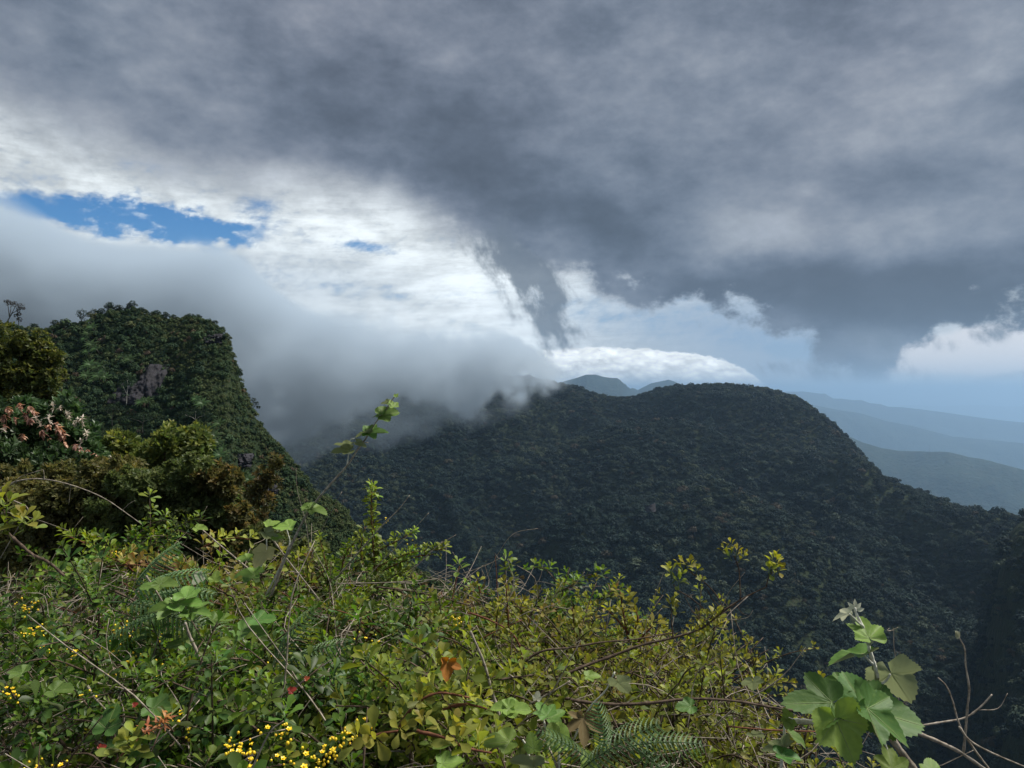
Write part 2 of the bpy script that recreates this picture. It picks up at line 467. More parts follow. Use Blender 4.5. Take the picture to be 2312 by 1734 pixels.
# --- the forest that covers it: one mass of crowns
def crown_mesh(name, seed, mat, nclump=9, leaf=34):
    """a rounded, lumpy tree crown about 1 m wide: clumps of small leafy facets around a core"""
    g = np.random.default_rng(seed)
    vs, fs, tint = [], [], []
    for c in range(nclump):
        th = c * 2.399 + g.uniform(-.3, .3); rr = .36 * math.sqrt((c + .3) / nclump)
        cx, cy = rr * math.cos(th), rr * math.sin(th)
        cz = .34 - rr * .6 + g.uniform(-.08, .08); cr = g.uniform(.15, .24)
        for _ in range(leaf):
            d = g.normal(size=3); d[2] = abs(d[2]) * 1.0 - .25; d /= np.linalg.norm(d)
            p = np.array([cx, cy, cz]) + d * cr * g.uniform(.8, 1.08)
            t1 = np.cross(d, g.normal(size=3)); t1 /= np.linalg.norm(t1); t2 = np.cross(d, t1)
            s = g.uniform(.05, .085)
            k = len(vs)
            for a in (0, 2.1, 4.2):
                vs.append(p + s * (math.cos(a) * t1 + math.sin(a) * t2) + d * s * g.uniform(-.4, .4))
                tint.append(g.uniform(0, 1))
            fs.append((k, k + 1, k + 2))
    return mesh_from(name, vs, np.array(fs), mat, smooth=False, attrs={'rnd': tint})

def forest_mat(name, a, b, c, d):
    m, N, p = mat_new(name)
    oi = N.node('ShaderNodeObjectInfo'); r = V(N, oi.outputs['Random'])
    g = N.node('ShaderNodeNewGeometry')
    big = N.noise(V(N, g.outputs['Position']), .006, 3, .6)
    ra = N.node('ShaderNodeAttribute', attribute_name='rnd')
    col = N.mix(N.smooth(r, .05, .85), a, b)
    col = N.mix(N.smooth(r + (big - .5) * 2.2, .70, 1.05), col, c)
    col = N.mix(N.smooth(r, .97, .98), col, d)
    hs = N.node('ShaderNodeHueSaturation'); N.link(col, hs.inputs['Color'])
    N.put(hs.inputs['Value'], V(N, ra.outputs['Fac']) * .5 + .75)
    N.link(V(N, hs.outputs[0]), p.inputs['Base Color'])
    p.inputs['Roughness'].default_value = .75; p.inputs['Specular IOR Level'].default_value = .15
    return m

m_forest = forest_mat('forest_leaves', (.007, .017, .016), (.016, .033, .025), (.044, .058, .032), (.055, .046, .030))
crowns = bpy.data.collections.new('crown_kinds')
for i in range(5):
    o = bpy.data.objects.new('tree_crown', crown_mesh('tree_crown', 20 + i, m_forest, 8 + i, 30)); crowns.objects.link(o)

def scatter_object(name, pts, scl, coll, zs=1.0):
    "one object whose geometry nodes set a crown from the collection on each of its points"
    me = bpy.data.meshes.new(name); me.vertices.add(len(pts)); me.vertices.foreach_set('co', np.asarray(pts, dtype=np.float32).ravel())
    a = me.attributes.new('size', 'FLOAT', 'POINT'); a.data.foreach_set('value', np.asarray(scl, dtype=np.float32))
    o = link(name, me)
    ng = bpy.data.node_groups.new(name, 'GeometryNodeTree')
    ng.interface.new_socket('Geometry', in_out='INPUT', socket_type='NodeSocketGeometry')
    ng.interface.new_socket('Geometry', in_out='OUTPUT', socket_type='NodeSocketGeometry')
    N = NT(ng)
    gi, go = N.node('NodeGroupInput'), N.node('NodeGroupOutput')
    ip = N.node('GeometryNodeInstanceOnPoints')
    ci = N.node('GeometryNodeCollectionInfo'); ci.inputs['Collection'].default_value = coll
    ci.inputs['Separate Children'].default_value = True; ci.inputs['Reset Children'].default_value = True
    na = N.node('GeometryNodeInputNamedAttribute', data_type='FLOAT'); na.inputs['Name'].default_value = 'size'
    rv = N.node('FunctionNodeRandomValue', data_type='FLOAT_VECTOR')
    rv.inputs[0].default_value = (-.4, -.4, 0); rv.inputs[1].default_value = (.4, .4, 6.283)
    ri = N.node('FunctionNodeRandomValue', data_type='INT'); ri.inputs[4].default_value = 0; ri.inputs[5].default_value = len(coll.objects) - 1
    sv = N.comb(V(N, na.outputs[0]), V(N, na.outputs[0]), V(N, na.outputs[0]) * zs)
    ng.links.new(gi.outputs[0], ip.inputs['Points']); ng.links.new(ci.outputs[0], ip.inputs['Instance'])
    ip.inputs['Pick Instance'].default_value = True
    ng.links.new(ri.outputs[2], ip.inputs['Instance Index']); ng.links.new(rv.outputs[0], ip.inputs['Rotation'])
    N.link(sv, ip.inputs['Scale']); ng.links.new(ip.outputs[0], go.inputs[0])
    md = o.modifiers.new('scatter', 'NODES'); md.node_group = ng
    return o

def forest_points(n, r0, r1, a0=-.72, a1=.78):
    a = rng.uniform(a0, a1, n)
    r = np.sqrt(rng.uniform(r0 ** 2, r1 ** 2, n))
    z, d4, z4 = mountain_z(a, r)
    X, Y = r * np.sin(a), r * np.cos(a)
    e = 4.0
    # patchwise crown size, larger in the hollows
    s = np.clip(rng.lognormal(math.log(5.7), .45, n), 3.0, 17) * (1 + .25 * fbm(X / 90, Y / 90, 9, 2))
    bare = (np.abs(z - z4) < 1.5) & (a > pxaz(2272)) & (d4 > -16)
    keep = ~bare
    return np.stack([X, Y, z - TREE * .55], -1)[keep], s[keep]
P, S_ = forest_points(120000, 335, 1620)
forest = tag(scatter_object('forest', P, S_, crowns, 1.05), 'dense dark forest covering the whole mountain side', kind='stuff')

# --- grassy knoll at the right edge belongs to the mountain surface: dry grass skin
m_dry = ground_mat('dry_grass', ((.11, .10, .04), (.16, .14, .055), (.07, .08, .03)), .05)
KA, KR = np.meshgrid(np.linspace(pxaz(2180), pxaz(2900), 90), np.linspace(520, 670, 60), indexing='ij')

# --- far land: twin peaks, side ridge, distant ranges, lowland
def far_ridge(name, label, pts, dist, front, back, noise_amp, ncell, mat, soft=20, a0=None, a1=None, n_az=500, depth=None, bottom=-1500):
    a0 = pxaz(a0 if a0 is not None else pts[0][0]); a1 = pxaz(a1 if a1 is not None else pts[-1][0])
    dmin = min(d for _, d in dist); dmax = max(d for _, d in dist)
    FS = 1.8
    dist = [(p, d * FS) for p, d in dist]; depth *= FS; dmin *= FS; dmax *= FS; noise_amp *= 1.9; ncell *= 2.0; soft *= 1.5
    rs = np.linspace(dmin - depth, dmax + depth * .6, 110)
    def zf(a, r):
        z, rd, d = ridge(a, r, pts, dist, front, back, soft)
        X, Y = r * np.sin(a), r * np.cos(a)
        k = np.clip(np.abs(d) / (depth * .25), .06, 1)
        z = z + k * noise_amp * (fbm(X / ncell, Y / ncell, 2, 5) - .8 * np.abs(fbm(X / ncell * 1.7, Y / ncell * 1.1, 8, 4)))
        return np.maximum(z, bottom - 20)
    return tag(link(name, polar_mesh(name, a0, a1, n_az, rs, zf, mat)), label, kind='structure')

m_far = ground_mat('far_woodland', ((.012, .026, .020), (.024, .040, .026), (.05, .052, .034)), .004)
m_low = ground_mat('lowland', ((.05, .08, .04), (.09, .11, .055), (.12, .11, .08)), .0011)
far_ridge('peak', 'blue twin peaks standing beyond the saddle under the white cloud bank',
          [(1000, 960), (1150, 900), (1240, 872), (1275, 859), (1300, 853), (1322, 846), (1345, 845), (1362, 850), (1380, 853), (1393, 853), (1410, 864), (1425, 876), (1440, 880), (1470, 866),
           (1490, 861), (1510, 857), (1525, 862), (1545, 876), (1600, 905), (1700, 960), (1800, 1010)], [(1000, 4200), (1400, 4200), (1440, 5400), (1800, 5400)], .55, .5, 60, 420, m_far, depth=1100)
far_ridge('hill', 'long wooded blue ridge falling to the right beyond the mountain shoulder',
          [(1400, 990), (1600, 960), (1760, 955), (1860, 966), (1914, 984), (1950, 1000), (1990, 1012), (2030, 1016), (2080, 1017), (2140, 1020), (2190, 1032), (2240, 1042), (2290, 1056), (2330, 1066), (2500, 1120), (3000, 1250)],
          [(1400, 3900), (2000, 3700), (3000, 3300)], .42, .5, 60, 330, m_far, depth=2000, soft=25, n_az=600)
far_ridge('range', 'pale flat topped distant range behind the ridge',
          [(1200, 905), (1500, 900), (1700, 889), (1760, 884), (1813, 883), (1835, 886), (1850, 888), (1862, 888), (1880, 899), (1900, 899), (1925, 902), (1945, 902), (1965, 909), (1990, 912), (2005, 917), (2040, 918), (2100, 926), (2200, 940), (2400, 965), (3000, 980)],
          [(1200, 11000), (3000, 11000)], .30, .4, 110, 900, m_far, depth=3200)
far_ridge('range', 'lower pale foothills stepping down before the distant range',
          [(1200, 930), (1600, 915), (1780, 908), (1840, 915), (1900, 928), (1940, 933), (2000, 950), (2060, 960), (2150, 985), (2400, 1010), (3000, 1030)],
          [(1200, 7800), (3000, 7800)], .30, .4, 100, 700, m_far, depth=2000)
far_ridge('range', 'faintest hills along the hazy horizon at the right',
          [(-1200, 915), (0, 912), (900, 915), (1700, 912), (2010, 917), (2060, 914), (2120, 917), (2160, 915), (2210, 914), (2260, 917), (2320, 918), (2600, 912), (3400, 915)],
          [(-1200, 26000), (3400, 26000)], .25, .3, 80, 1500, m_far, depth=4000)
# lowland plain reaching the horizon
g_ = np.concatenate([np.linspace(-110000, 110000, 60)])
GX, GY = np.meshgrid(g_, np.linspace(-40000, 120000, 60), indexing='ij')
GZ = -1500 + 60 * fbm(GX / 3000, GY / 3000, 4, 3)
n = 60
i, j = np.meshgrid(np.arange(n - 1), np.arange(n - 1), indexing='ij'); k = (i * n + j).ravel()
tag(link('lowland', mesh_from('lowland', np.stack([GX, GY, GZ], -1), np.stack([k, k + n, k + n + 1, k + 1], 1), m_low)), 'flat hazy lowland spreading to the horizon', kind='structure')

# ------------------------------------------------------------------ air
def box_mesh(name, lo, hi, mat):
    v = [(x, y, z) for x in (lo[0], hi[0]) for y in (lo[1], hi[1]) for z in (lo[2], hi[2])]
    f = [(0, 1, 3, 2), (4, 6, 7, 5), (0, 4, 5, 1), (2, 3, 7, 6), (0, 2, 6, 4), (1, 5, 7, 3)]
    return mesh_from(name, v, f, mat, smooth=False)
m_haze = bpy.data.materials.new('haze'); m_haze.use_nodes = True
t = m_haze.node_tree; t.nodes.clear(); N = NT(t)
out = N.node('ShaderNodeOutputMaterial'); pv = N.node('ShaderNodeVolumePrincipled')
pv.inputs['Color'].default_value = (.47, .71, 1.0, 1); pv.inputs['Density'].default_value = HAZE_D; pv.inputs['Anisotropy'].default_value = .5
t.links.new(pv.outputs[0], out.inputs['Volume'])
tag(link('haze', box_mesh('haze', (-112000, -41000, -1700), (112000, 122000, 400), m_haze)), 'pale blue haze filling the air over the valley and lowland', kind='stuff')

# --- mist bank: a real cloud lying between the cliff and the mountain
def mist(name, label, top, bot, r0, r1, lo, hi, res, dens, seed, nscale, cut, color, feather=9.0, side=None, blobs=()):
    m = bpy.data.materials.new(name); m.use_nodes = True
    t = m.node_tree; t.nodes.clear(); N = NT(t)
    out = N.node('ShaderNodeOutputMaterial'); pv = N.node('ShaderNodeVolumePrincipled')
    pv.inputs['Color'].default_value = (*color, 1); pv.inputs['Density'].default_value = dens
    pv.inputs['Anisotropy'].default_value = .1; pv.inputs['Density Attribute'].default_value = 'density'
    t.links.new(pv.outputs[0], out.inputs['Volume'])
    ng = bpy.data.node_groups.new(name, 'GeometryNodeTree')
    ng.interface.new_socket('Geometry', in_out='INPUT', socket_type='NodeSocketGeometry')
    ng.interface.new_socket('Geometry', in_out='OUTPUT', socket_type='NodeSocketGeometry')
    N = NT(ng); go = N.node('NodeGroupOutput'); N.node('NodeGroupInput')
    pos = N.node('GeometryNodeInputPosition'); P = V(N, pos.outputs[0])
    x, y, z = N.sep(P)
    PS = N.comb(x, y * .22, z)
    nv = N.noise(PS, nscale, 7, .62, color=True, w=seed); nx, ny, nz = N.sep(nv)
    fine = N.noise(PS, nscale * 3.2, 5, .62, w=seed + 9)
    lv = N.noise(PS, nscale * .28, 2, .5, color=True, w=seed + 4); lx, ly, lz = N.sep(lv)
    r = N.m('SQRT', x * x + y * y)
    a = N.m('ARCTAN2', x, y) * 57.29578
    e = N.m('ARCTAN2', z - EYE.z, r) * 57.29578
    aw = a + (nx - .5) * 16 + (lx - .5) * 8
    ew = e + (ny - .5) * 12 + (ly - .5) * 4.0
    tq = [azel(*p) for p in top]; bq = [azel(*p) for p in bot]
    aw = aw + (fine - .5) * 5; ew = ew + (fine - .5) * 4
    T = N.curve(aw, tq, -60, 20, -30, 30); B = N.curve(aw, bq, -60, 20, -30, 30)
    d = N.smooth(T - ew, -.5, feather * .30) * N.smooth(ew - B, -.8, feather * .5)
    d = d * N.smooth(r, r0, r0 + (r1 - r0) * .3) * N.smooth(r, r1, r1 - (r1 - r0) * .25)
    if side: d = d * N.smooth(a, azel(side[0], 0)[0], azel(side[1], 0)[0])
    d = N.smooth(d + (nz - .5) * 2.6 + (fine - .5) * 1.6, .18, .80) * N.smooth(d, .02, .2)
    d = d * (lz * 1.2 + .4)
    wt = [azel(*p) for p in WISP_TOP]; wb = [azel(*p) for p in WISP_BOT]
    d2 = N.smooth(N.curve(aw, wt, -60, 20, -30, 30) - ew, -.5, 2.5) * N.smooth(ew - N.curve(aw, wb, -60, 20, -30, 30), -.5, 5.0)
    d2 = d2 * N.smooth(r, r0, r0 + 90) * N.smooth(r, r1, r1 - 90)
    d2 = N.smooth(d2 + (nz - .5) * 2.4 + (fine - .5) * 1.2, .50, 1.25) * N.smooth(d2, .02, .4)
    d = N.m('MAXIMUM', d, d2 * .16)
    vc = N.node('GeometryNodeVolumeCube')
    N.put(vc.inputs['Density'], N.m('MAXIMUM', d - .01, 0.0))
    vc.inputs['Min'].default_value = lo; vc.inputs['Max'].default_value = hi
    for q, s in zip(res, ('X', 'Y', 'Z')): vc.inputs['Resolution ' + s].default_value = q
    sm = N.node('GeometryNodeSetMaterial'); sm.inputs['Material'].default_value = m
    ng.links.new(vc.outputs[0], sm.inputs[0]); ng.links.new(sm.outputs[0], go.inputs[0])
    me = bpy.data.meshes.new(name); me.materials.append(m)
    o = link(name, me); md = o.modifiers.new('cloud', 'NODES'); md.node_group = ng
    return tag(o, label, kind='stuff')

WISP_TOP = [(-400, 900), (500, 880), (700, 850), (900, 850), (1100, 840), (1200, 830), (1320, 850), (1400, 900), (1500, 960)]
WISP_BOT = [(-400, 1500), (500, 1300), (640, 1180), (740, 1130), (850, 1100), (950, 1080), (1100, 1040), (1250, 990), (1360, 940), (1500, 970)]
MIST_TOP = [(-1400, 270), (-600, 390), (-200, 440), (0, 475), (100, 505), (200, 535), (330, 548), (450, 560), (540, 580), (620, 625), (700, 662), (780, 675), (860, 690), (940, 700), (1010, 708), (1060, 725), (1110, 750), (1180, 770), (1270, 795), (1360, 835), (1500, 900)]
MIST_BOT = [(-1400, 1500), (-200, 1400), (300, 1250), (600, 1060), (700, 1010), (780, 985), (850, 960), (950, 950), (1050, 940), (1150, 925), (1250, 905), (1330, 890), (1500, 900)]
mist('mist', 'grey mist bank spilling past the cliff and over the mountain ridge', MIST_TOP, MIST_BOT, 600, 940,
     (-760, 350, -240), (150, 945, 235), (250, 200, 130), MIST_D, 1.3, .0075, .30, (.74, .87, 1.0))
# ================================================================== the near hill with its cliff
CLIFF = [(-1500, 560), (-900, 620), (-400, 690), (-100, 722), (0, 727), (69, 736), (105, 736), (127, 729), (174, 725), (202, 716), (235, 702), (260, 696), (289, 693), (318, 695), (340, 700), (362, 707), (380, 718),
         (405, 716), (430, 712), (456, 717), (485, 729), (508, 745), (519, 767), (526, 795), (535, 824), (546, 860), (559, 892), (571, 918), (582, 947), (615, 984), (651, 1024),
         (687, 1071), (708, 1109), (774, 1146), (802, 1189), (824, 1214), (900, 1262), (1018, 1323), (1200, 1440), (1400, 1600), (2000, 2100)]
def cliff_z(az, r):
    X, Y = r * np.sin(az), r * np.cos(az)
    z, rd, d = ridge(az, r, CLIFF, [(-1500, 190), (0, 180), (300, 172), (500, 160), (600, 152), (700, 145), (1018, 122), (1400, 105), (2000, 100)], 1.05, 1.5, 3.0)
    k = np.clip(np.abs(d) / 22, .06, 1)
    z = z + k * (fbm(X / 28, Y / 40, 1, 4) * 6 + (1 - np.abs(fbm(X / 22, Y / 60, 6, 3)) - .7) * 7)
    return np.maximum(z, -150), d
m_scrubfloor = ground_mat('scrub_floor', ((.016, .030, .013), (.030, .044, .018), (.035, .035, .018)), .12)
def cz(a, r): return cliff_z(a, r)[0] - .6
hill = tag(link('cliff', polar_mesh('cliff', -1.15, .35, 340, np.linspace(55, 330, 200), cz, m_scrubfloor)),
           'steep scrub covered hill on the left ending in a sheer cliff edge', kind='structure')

def hit(px, py, zf, r0, r1, n=1500):
    "first point where the sight line through a photo pixel meets a height field"
    x, y, z = ray(px, py); h = math.hypot(x, y); a = math.atan2(x, y)
    r = np.linspace(r0, r1, n)
    s = EYE.z + r * z / h; g = zf(np.full(n, a), r)
    k = np.argmax(s <= g) if (s <= g).any() else n - 1
    return Vector((r[k] * math.sin(a), r[k] * math.cos(a), float(g[k])))

def px_of(X, Y, Z):
    c, s = math.cos(PITCH), math.sin(PITCH); z = Z - EYE.z
    yy = Y * c + z * s; zz = -Y * s + z * c
    return CX + F_PX * X / yy, CY - F_PX * zz / yy

m_scrub = forest_mat('scrub_leaves', (.018, .038, .018), (.040, .070, .026), (.085, .09, .034), (.08, .06, .04))
m_olive = forest_mat('grassy_scrub', (.045, .070, .024), (.075, .095, .034), (.11, .105, .045), (.12, .085, .05))
scrubs = bpy.data.collections.new('scrub_kinds'); olives = bpy.data.collections.new('olive_kinds')
for i in range(4):
    scrubs.objects.link(bpy.data.objects.new('scrub_crown', crown_mesh('scrub_crown', 50 + i, m_scrub, 6 + i, 42)))
    olives.objects.link(bpy.data.objects.new('olive_crown', crown_mesh('olive_crown', 60 + i, m_olive, 4 + i, 34)))
def cliff_points(n, seed):
    g = np.random.default_rng(seed)
    a = g.uniform(-.95, .30, n); r = np.sqrt(g.uniform(62 ** 2, 192 ** 2, n))
    z, d = cliff_z(a, r); X, Y = r * np.sin(a), r * np.cos(a)
    px, py = px_of(X, Y, z)
    return g, X, Y, z, d, px, py
g_, X, Y, Z, D_, PX, PY = cliff_points(90000, 3)
A_, T_ = prof(CLIFF)
# a light olive grassy strip runs down the spur near the cliff edge
strip = np.exp(-(((PX - np.interp(PY, [700, 800, 900, 1000, 1100, 1250], [400, 440, 500, 560, 640, 760])) / 55) ** 2))
edge_px = np.interp(PY, [745, 860, 947, 1071, 1214, 1323], [508, 546, 582, 687, 824, 1018])
strip = np.maximum(strip * .8, np.exp(-((PX - edge_px) / 40) ** 2) * .75)
rock = (((PX - 336) / 30) ** 2 + ((PY - 866) / 40) ** 2 < 1) & (g_.uniform(0, 1, len(PX)) < .8)
is_ol = g_.uniform(0, 1, len(X)) < strip * .85 + .05 + .25 * (fbm(X / 9, Y / 9, 2, 2) > .35)
ok = (D_ < 12) & ~rock
s1 = np.clip(g_.lognormal(math.log(1.0), .42, len(X)), .5, 3.4) * np.where(np.abs(D_) < 5, .8, 1.0)
s2 = np.clip(g_.lognormal(math.log(.85), .3, len(X)), .45, 1.8)
P1 = np.stack([X, Y, Z - .58], -1)
tag(scatter_object('scrub', P1[ok & ~is_ol], s1[ok & ~is_ol], scrubs, 1.25), 'dark green scrub covering the cliff hill', kind='stuff')
tag(scatter_object('grassy_scrub', P1[ok & is_ol], s2[ok & is_ol], olives, 1.3), 'olive grass and low scrub along the cliff edge and spur', kind='stuff')

# ------------------------------------------------------------------ tubes, leaves
def catmull(P, n=6):
    P = [np.asarray(p, float) for p in P]
    if len(P) < 3: return np.array([P[0] + (P[-1] - P[0]) * t for t in np.linspace(0, 1, n + 1)])
    Q = [2 * P[0] - P[1]] + P + [2 * P[-1] - P[-2]]
    out = []
    for i in range(1, len(Q) - 2):
        for t in np.linspace(0, 1, n, endpoint=False):
            a, b, c, d = Q[i - 1], Q[i], Q[i + 1], Q[i + 2]
            out.append(.5 * ((2 * b) + (c - a) * t + (2 * a - 5 * b + 4 * c - d) * t * t + (3 * b - a - 3 * c + d) * t ** 3))
    out.append(Q[-2]); return np.array(out)

class Geo:
    "collects pieces of one mesh; every vertex has tint and rnd"
    def __init__(self): self.v, self.f, self.t, self.r, self.n = [], [], [], [], 0
    def add(self, v, f, tint=0.0, rnd=None):
        v = np.asarray(v, float).reshape(-1, 3)
        self.v.append(v); self.f += [tuple(int(i) + self.n for i in q) for q in f]
        self.t.append(np.broadcast_to(np.asarray(tint, float), (len(v),)).copy())
        self.r.append(np.full(len(v), random.random() if rnd is None else rnd)); self.n += len(v)
    def tube(self, P, r0, r1=None, k=5, knot=.12):
        P = np.asarray(P, float); r1 = r0 if r1 is None else r1; n = len(P)
        T = np.gradient(P, axis=0); T /= np.linalg.norm(T, axis=1)[:, None] + 1e-9
        u = np.cross(T[0], (.3, .2, .9)); u /= np.linalg.norm(u) + 1e-9
        vs = []
        for i in range(n):
            u = u - T[i] * np.dot(u, T[i]); u /= np.linalg.norm(u) + 1e-9; w = np.cross(T[i], u)
            r = (r0 + (r1 - r0) * i / max(1, n - 1)) * (1 + random.uniform(-knot, knot * 1.6))
            for a in range(k):
                th = 2 * math.pi * a / k
                vs.append(P[i] + r * (math.cos(th) * u + math.sin(th) * w))
        f = [(i * k + a, i * k + (a + 1) % k, (i + 1) * k + (a + 1) % k, (i + 1) * k + a) for i in range(n - 1) for a in range(k)]
        f.append(tuple(range(k))[::-1]); f.append(tuple((n - 1) * k + a for a in range(k)))
        self.add(vs, f)
    def mesh(self, name, mat, smooth=True):
        return mesh_from(name, np.concatenate(self.v), self.f, mat, smooth, {'tint': np.concatenate(self.t), 'rnd': np.concatenate(self.r)})

OBOV = [(0, .05), (.2, .22), (.45, .62), (.68, 1.0), (.86, .92), (1.0, .12)]
ELLI = [(0, .06), (.18, .62), (.42, 1.0), (.65, .88), (.85, .5), (1.0, .03)]
LANC = [(0, .08), (.2, .8), (.4, 1.0), (.6, .8), (.82, .38), (1.0, .02)]
def blade(L, W, fold=.25, curl=.25, shape=OBOV):
    "leaf along +Y, face up +Z; rows of left, middle, right"
    v = []
    for t, w in shape:
        y, z = t * L, -curl * L * t * t
        h = w * W / 2
        v += [(-h, y, z + fold * h), (0, y, z), (h, y, z + fold * h)]
    f = []
    for i in range(len(shape) - 1):
        a = i * 3
        f += [(a, a + 1, a + 4, a + 3), (a + 1, a + 2, a + 5, a + 4)]
    return np.array(v), f

def rot_to(dirv, up=None, spin=0.0):
    "rotation matrix whose Z is dirv"
    d = Vector(dirv).normalized()
    q = d.to_track_quat('Z', 'Y')
    return np.array((q @ Quaternion((0, 0, 1), spin)).to_matrix())

def rosette_mesh(name, mat, n, L, W, open0, open1, young, seed, shape=OBOV, stalk=.004, fold=.3, curl=.2, rust=0.0):
    g = random.Random(seed); random.seed(seed)
    G_ = Geo()
    for i in range(n):
        u = i / max(1, n - 1)
        op = R(open0 + (open1 - open0) * u) + g.uniform(-.15, .15)       # angle from the stem axis
        l = L * (1 - .45 * u) * g.uniform(.85, 1.12); w = W * (1 - .35 * u) * g.uniform(.85, 1.15)
        v, f = blade(l, w, fold * g.uniform(.6, 1.5), curl * g.uniform(.2, 1.7), shape)
        tip = v[:, 1] / l
        v[:, 1] += stalk
        c, s = math.cos(math.pi / 2 - op), math.sin(math.pi / 2 - op)
        v = v @ np.array([[1, 0, 0], [0, c, s], [0, -s, c]])             # lift from flat towards the axis
        th = i * 2.4 + g.uniform(-.3, .3)
        c, s = math.cos(th), math.sin(th)
        v = v @ np.array([[c, s, 0], [-s, c, 0], [0, 0, 1]])
        v[:, 2] += stalk * 1.5 * u + .004 * i * .4
        tn = np.clip(young + .35 * u + g.uniform(-.15, .15) + rust * tip, 0, 1)
        G_.add(v, f, tn, g.random())
    G_.tube([(0, 0, -.006), (0, 0, .004 + .003 * n * .3)], .0011, .0007, 4)
    return G_.mesh(name, mat)

# materials of the near plants
m_barb = leaf_mat('barberry_leaf', (.050, .102, .022), (.30, .36, .05), rough=.46, spec=.28, trans=.36, vary=.6, hue=.035)
m_lime = leaf_mat('lime_leaf', (.125, .175, .032), (.38, .35, .07), rough=.5, spec=.25, trans=.42, vary=.45, hue=.03)
m_oliv = leaf_mat('olive_leaf', (.095, .130, .032), (.33, .31, .055), rough=.5, spec=.25, trans=.4, vary=.5, hue=.035)
m_rust = leaf_mat('rusty_leaf', (.15, .16, .045), (.34, .23, .08), rough=.5, spec=.25, trans=.35, vary=.4, hue=.03)
m_bram = leaf_mat('bramble_leaf', (.062, .150, .034), (.24, .34, .07), back=(.20, .225, .12), rough=.55, spec=.3, trans=.32, vary=.3, hue=.02, scale=140)
m_pale = leaf_mat('pale_leaf', (.28, .29, .18), (.45, .45, .34), rough=.7, spec=.2, trans=.35, vary=.2, hue=.01)
m_fern = leaf_mat('fern_leaf', (.095, .17, .065), (.22, .32, .13), rough=.5, trans=.35, vary=.3, hue=.02)
m_dead = leaf_mat('dead_leaf', (.34, .13, .025), (.42, .22, .05), rough=.7, spec=.2, trans=.25, vary=.4, hue=.02, dirt=.9, scale=90)
m_brown = leaf_mat('dry_leaf', (.13, .095, .045), (.19, .15, .08), rough=.8, spec=.1, trans=.2, vary=.3, dirt=.5)
m_red = leaf_mat('red_leaf', (.26, .028, .020), (.33, .06, .03), rough=.45, trans=.3, vary=.3)
m_bark = bark_mat('brown_bark', (.045, .030, .020), (.14, .10, .07))
m_grey = bark_mat('grey_twig', (.17, .14, .105), (.42, .36, .29))
m_redstem = bark_mat('red_stem', (.10, .035, .020), (.19, .085, .045))
m_wool = bark_mat('woolly_stem', (.42, .41, .33), (.66, .65, .56), 200)
m_yel, N_, p_ = mat_new('yellow_flower')
oi = N_.node('ShaderNodeAttribute', attribute_name='rnd')
N_.link(N_.mix(V(N_, oi.outputs['Fac']), (.82, .50, .015), (.88, .70, .03)), p_.inputs['Base Color'])
p_.inputs['Roughness'].default_value = .35; p_.inputs['Subsurface Weight'].default_value = 0.0

ROS = {}
def kinds(key, mat, n, L, W, o0, o1, shape=OBOV, rust=0.0, **kw):
    ROS[key] = [[rosette_mesh('leaf_rosette', mat, n + (j % 2), L, W, o0, o1, y, 100 + 10 * int(y * 10) + j + len(ROS) * 77, shape, rust=rust, **kw) for j in range(4)] for y in (0.0, .22, .55)]
kinds('barberry', m_barb, 8, .029, .0125, 88, 22)
kinds('lime', m_lime, 7, .028, .0135, 75, 12)
kinds('olive', m_oliv, 6, .020, .0098, 62, 10, rust=.30)
kinds('rusty', m_rust, 6, .022, .0100, 60, 10, rust=.35)
kinds('oval', m_lime, 5, .050, .021, 70, 15, shape=ELLI)

def ico(r, squash=1.25):
    import bmesh
    bm = bmesh.new(); bmesh.ops.create_icosphere(bm, subdivisions=2, radius=r)
    v = np.array([q.co[:] for q in bm.verts]); v[:, 2] *= squash
    f = [tuple(l.index for l in q.verts) for q in bm.faces]; bm.free(); return v, f
ICO_V, ICO_F = ico(1.0)
def flower_mesh(seed, n):
    g = random.Random(seed); random.seed(seed); G_ = Geo()
    for i in range(n):
        d = np.array([g.gauss(0, 1), g.gauss(0, 1), g.gauss(-.2, .8)]); d /= np.linalg.norm(d)
        l = g.uniform(.008, .021)
        p = d * l; r = g.uniform(.0020, .0033)
        G_.add(ICO_V * r + p, ICO_F, .5)
        if g.random() < .2:                                              # opened flower: petals round the bud
            for k in range(5):
                v, f = blade(r * 2.3, r * 1.7, .3, -.3, ELLI)
                th = k * 1.257; c, s = math.cos(th), math.sin(th)
                G_.add((v @ np.array([[c, s, 0], [-s, c, 0], [0, 0, 1]])) + p, f, .5)
    return G_.mesh('flower_cluster', m_yel)
FLO = [flower_mesh(500 + i, 3 + i) for i in range(5)]

def local(o, p): return Vector(p) - o.location

def ground_near(x, y):
    x, y = np.asarray(x, float), np.asarray(y, float)
    k = 1 / (1 + np.exp(-(x - .2) * 2.2))
    ye = 2.9 - .9 * k
    slope = .50 + .9 * k
    d = np.maximum(y - ye, 0)
    return -slope * (np.sqrt(d * d + .25) - .5) - .06 * np.maximum(y, 0) + .05 * fbm(x * 1.5, y * 1.5, 0, 3)
m_soil = ground_mat('soil', ((.030, .024, .016), (.055, .045, .028), (.04, .05, .02)), 3.0)
n_ = 90; gx, gy = np.meshgrid(np.linspace(-34, 16, n_), np.linspace(-8, 44, n_), indexing='ij')
i, j = np.meshgrid(np.arange(n_ - 1), np.arange(n_ - 1), indexing='ij'); k = (i * n_ + j).ravel()
tag(link('ground', mesh_from('ground', np.stack([gx, gy, ground_near(gx, gy)], -1), np.stack([k, k + n_, k + n_ + 1, k + 1], 1), m_soil)),
    'dark soil under the bushes at the brink', kind='structure')

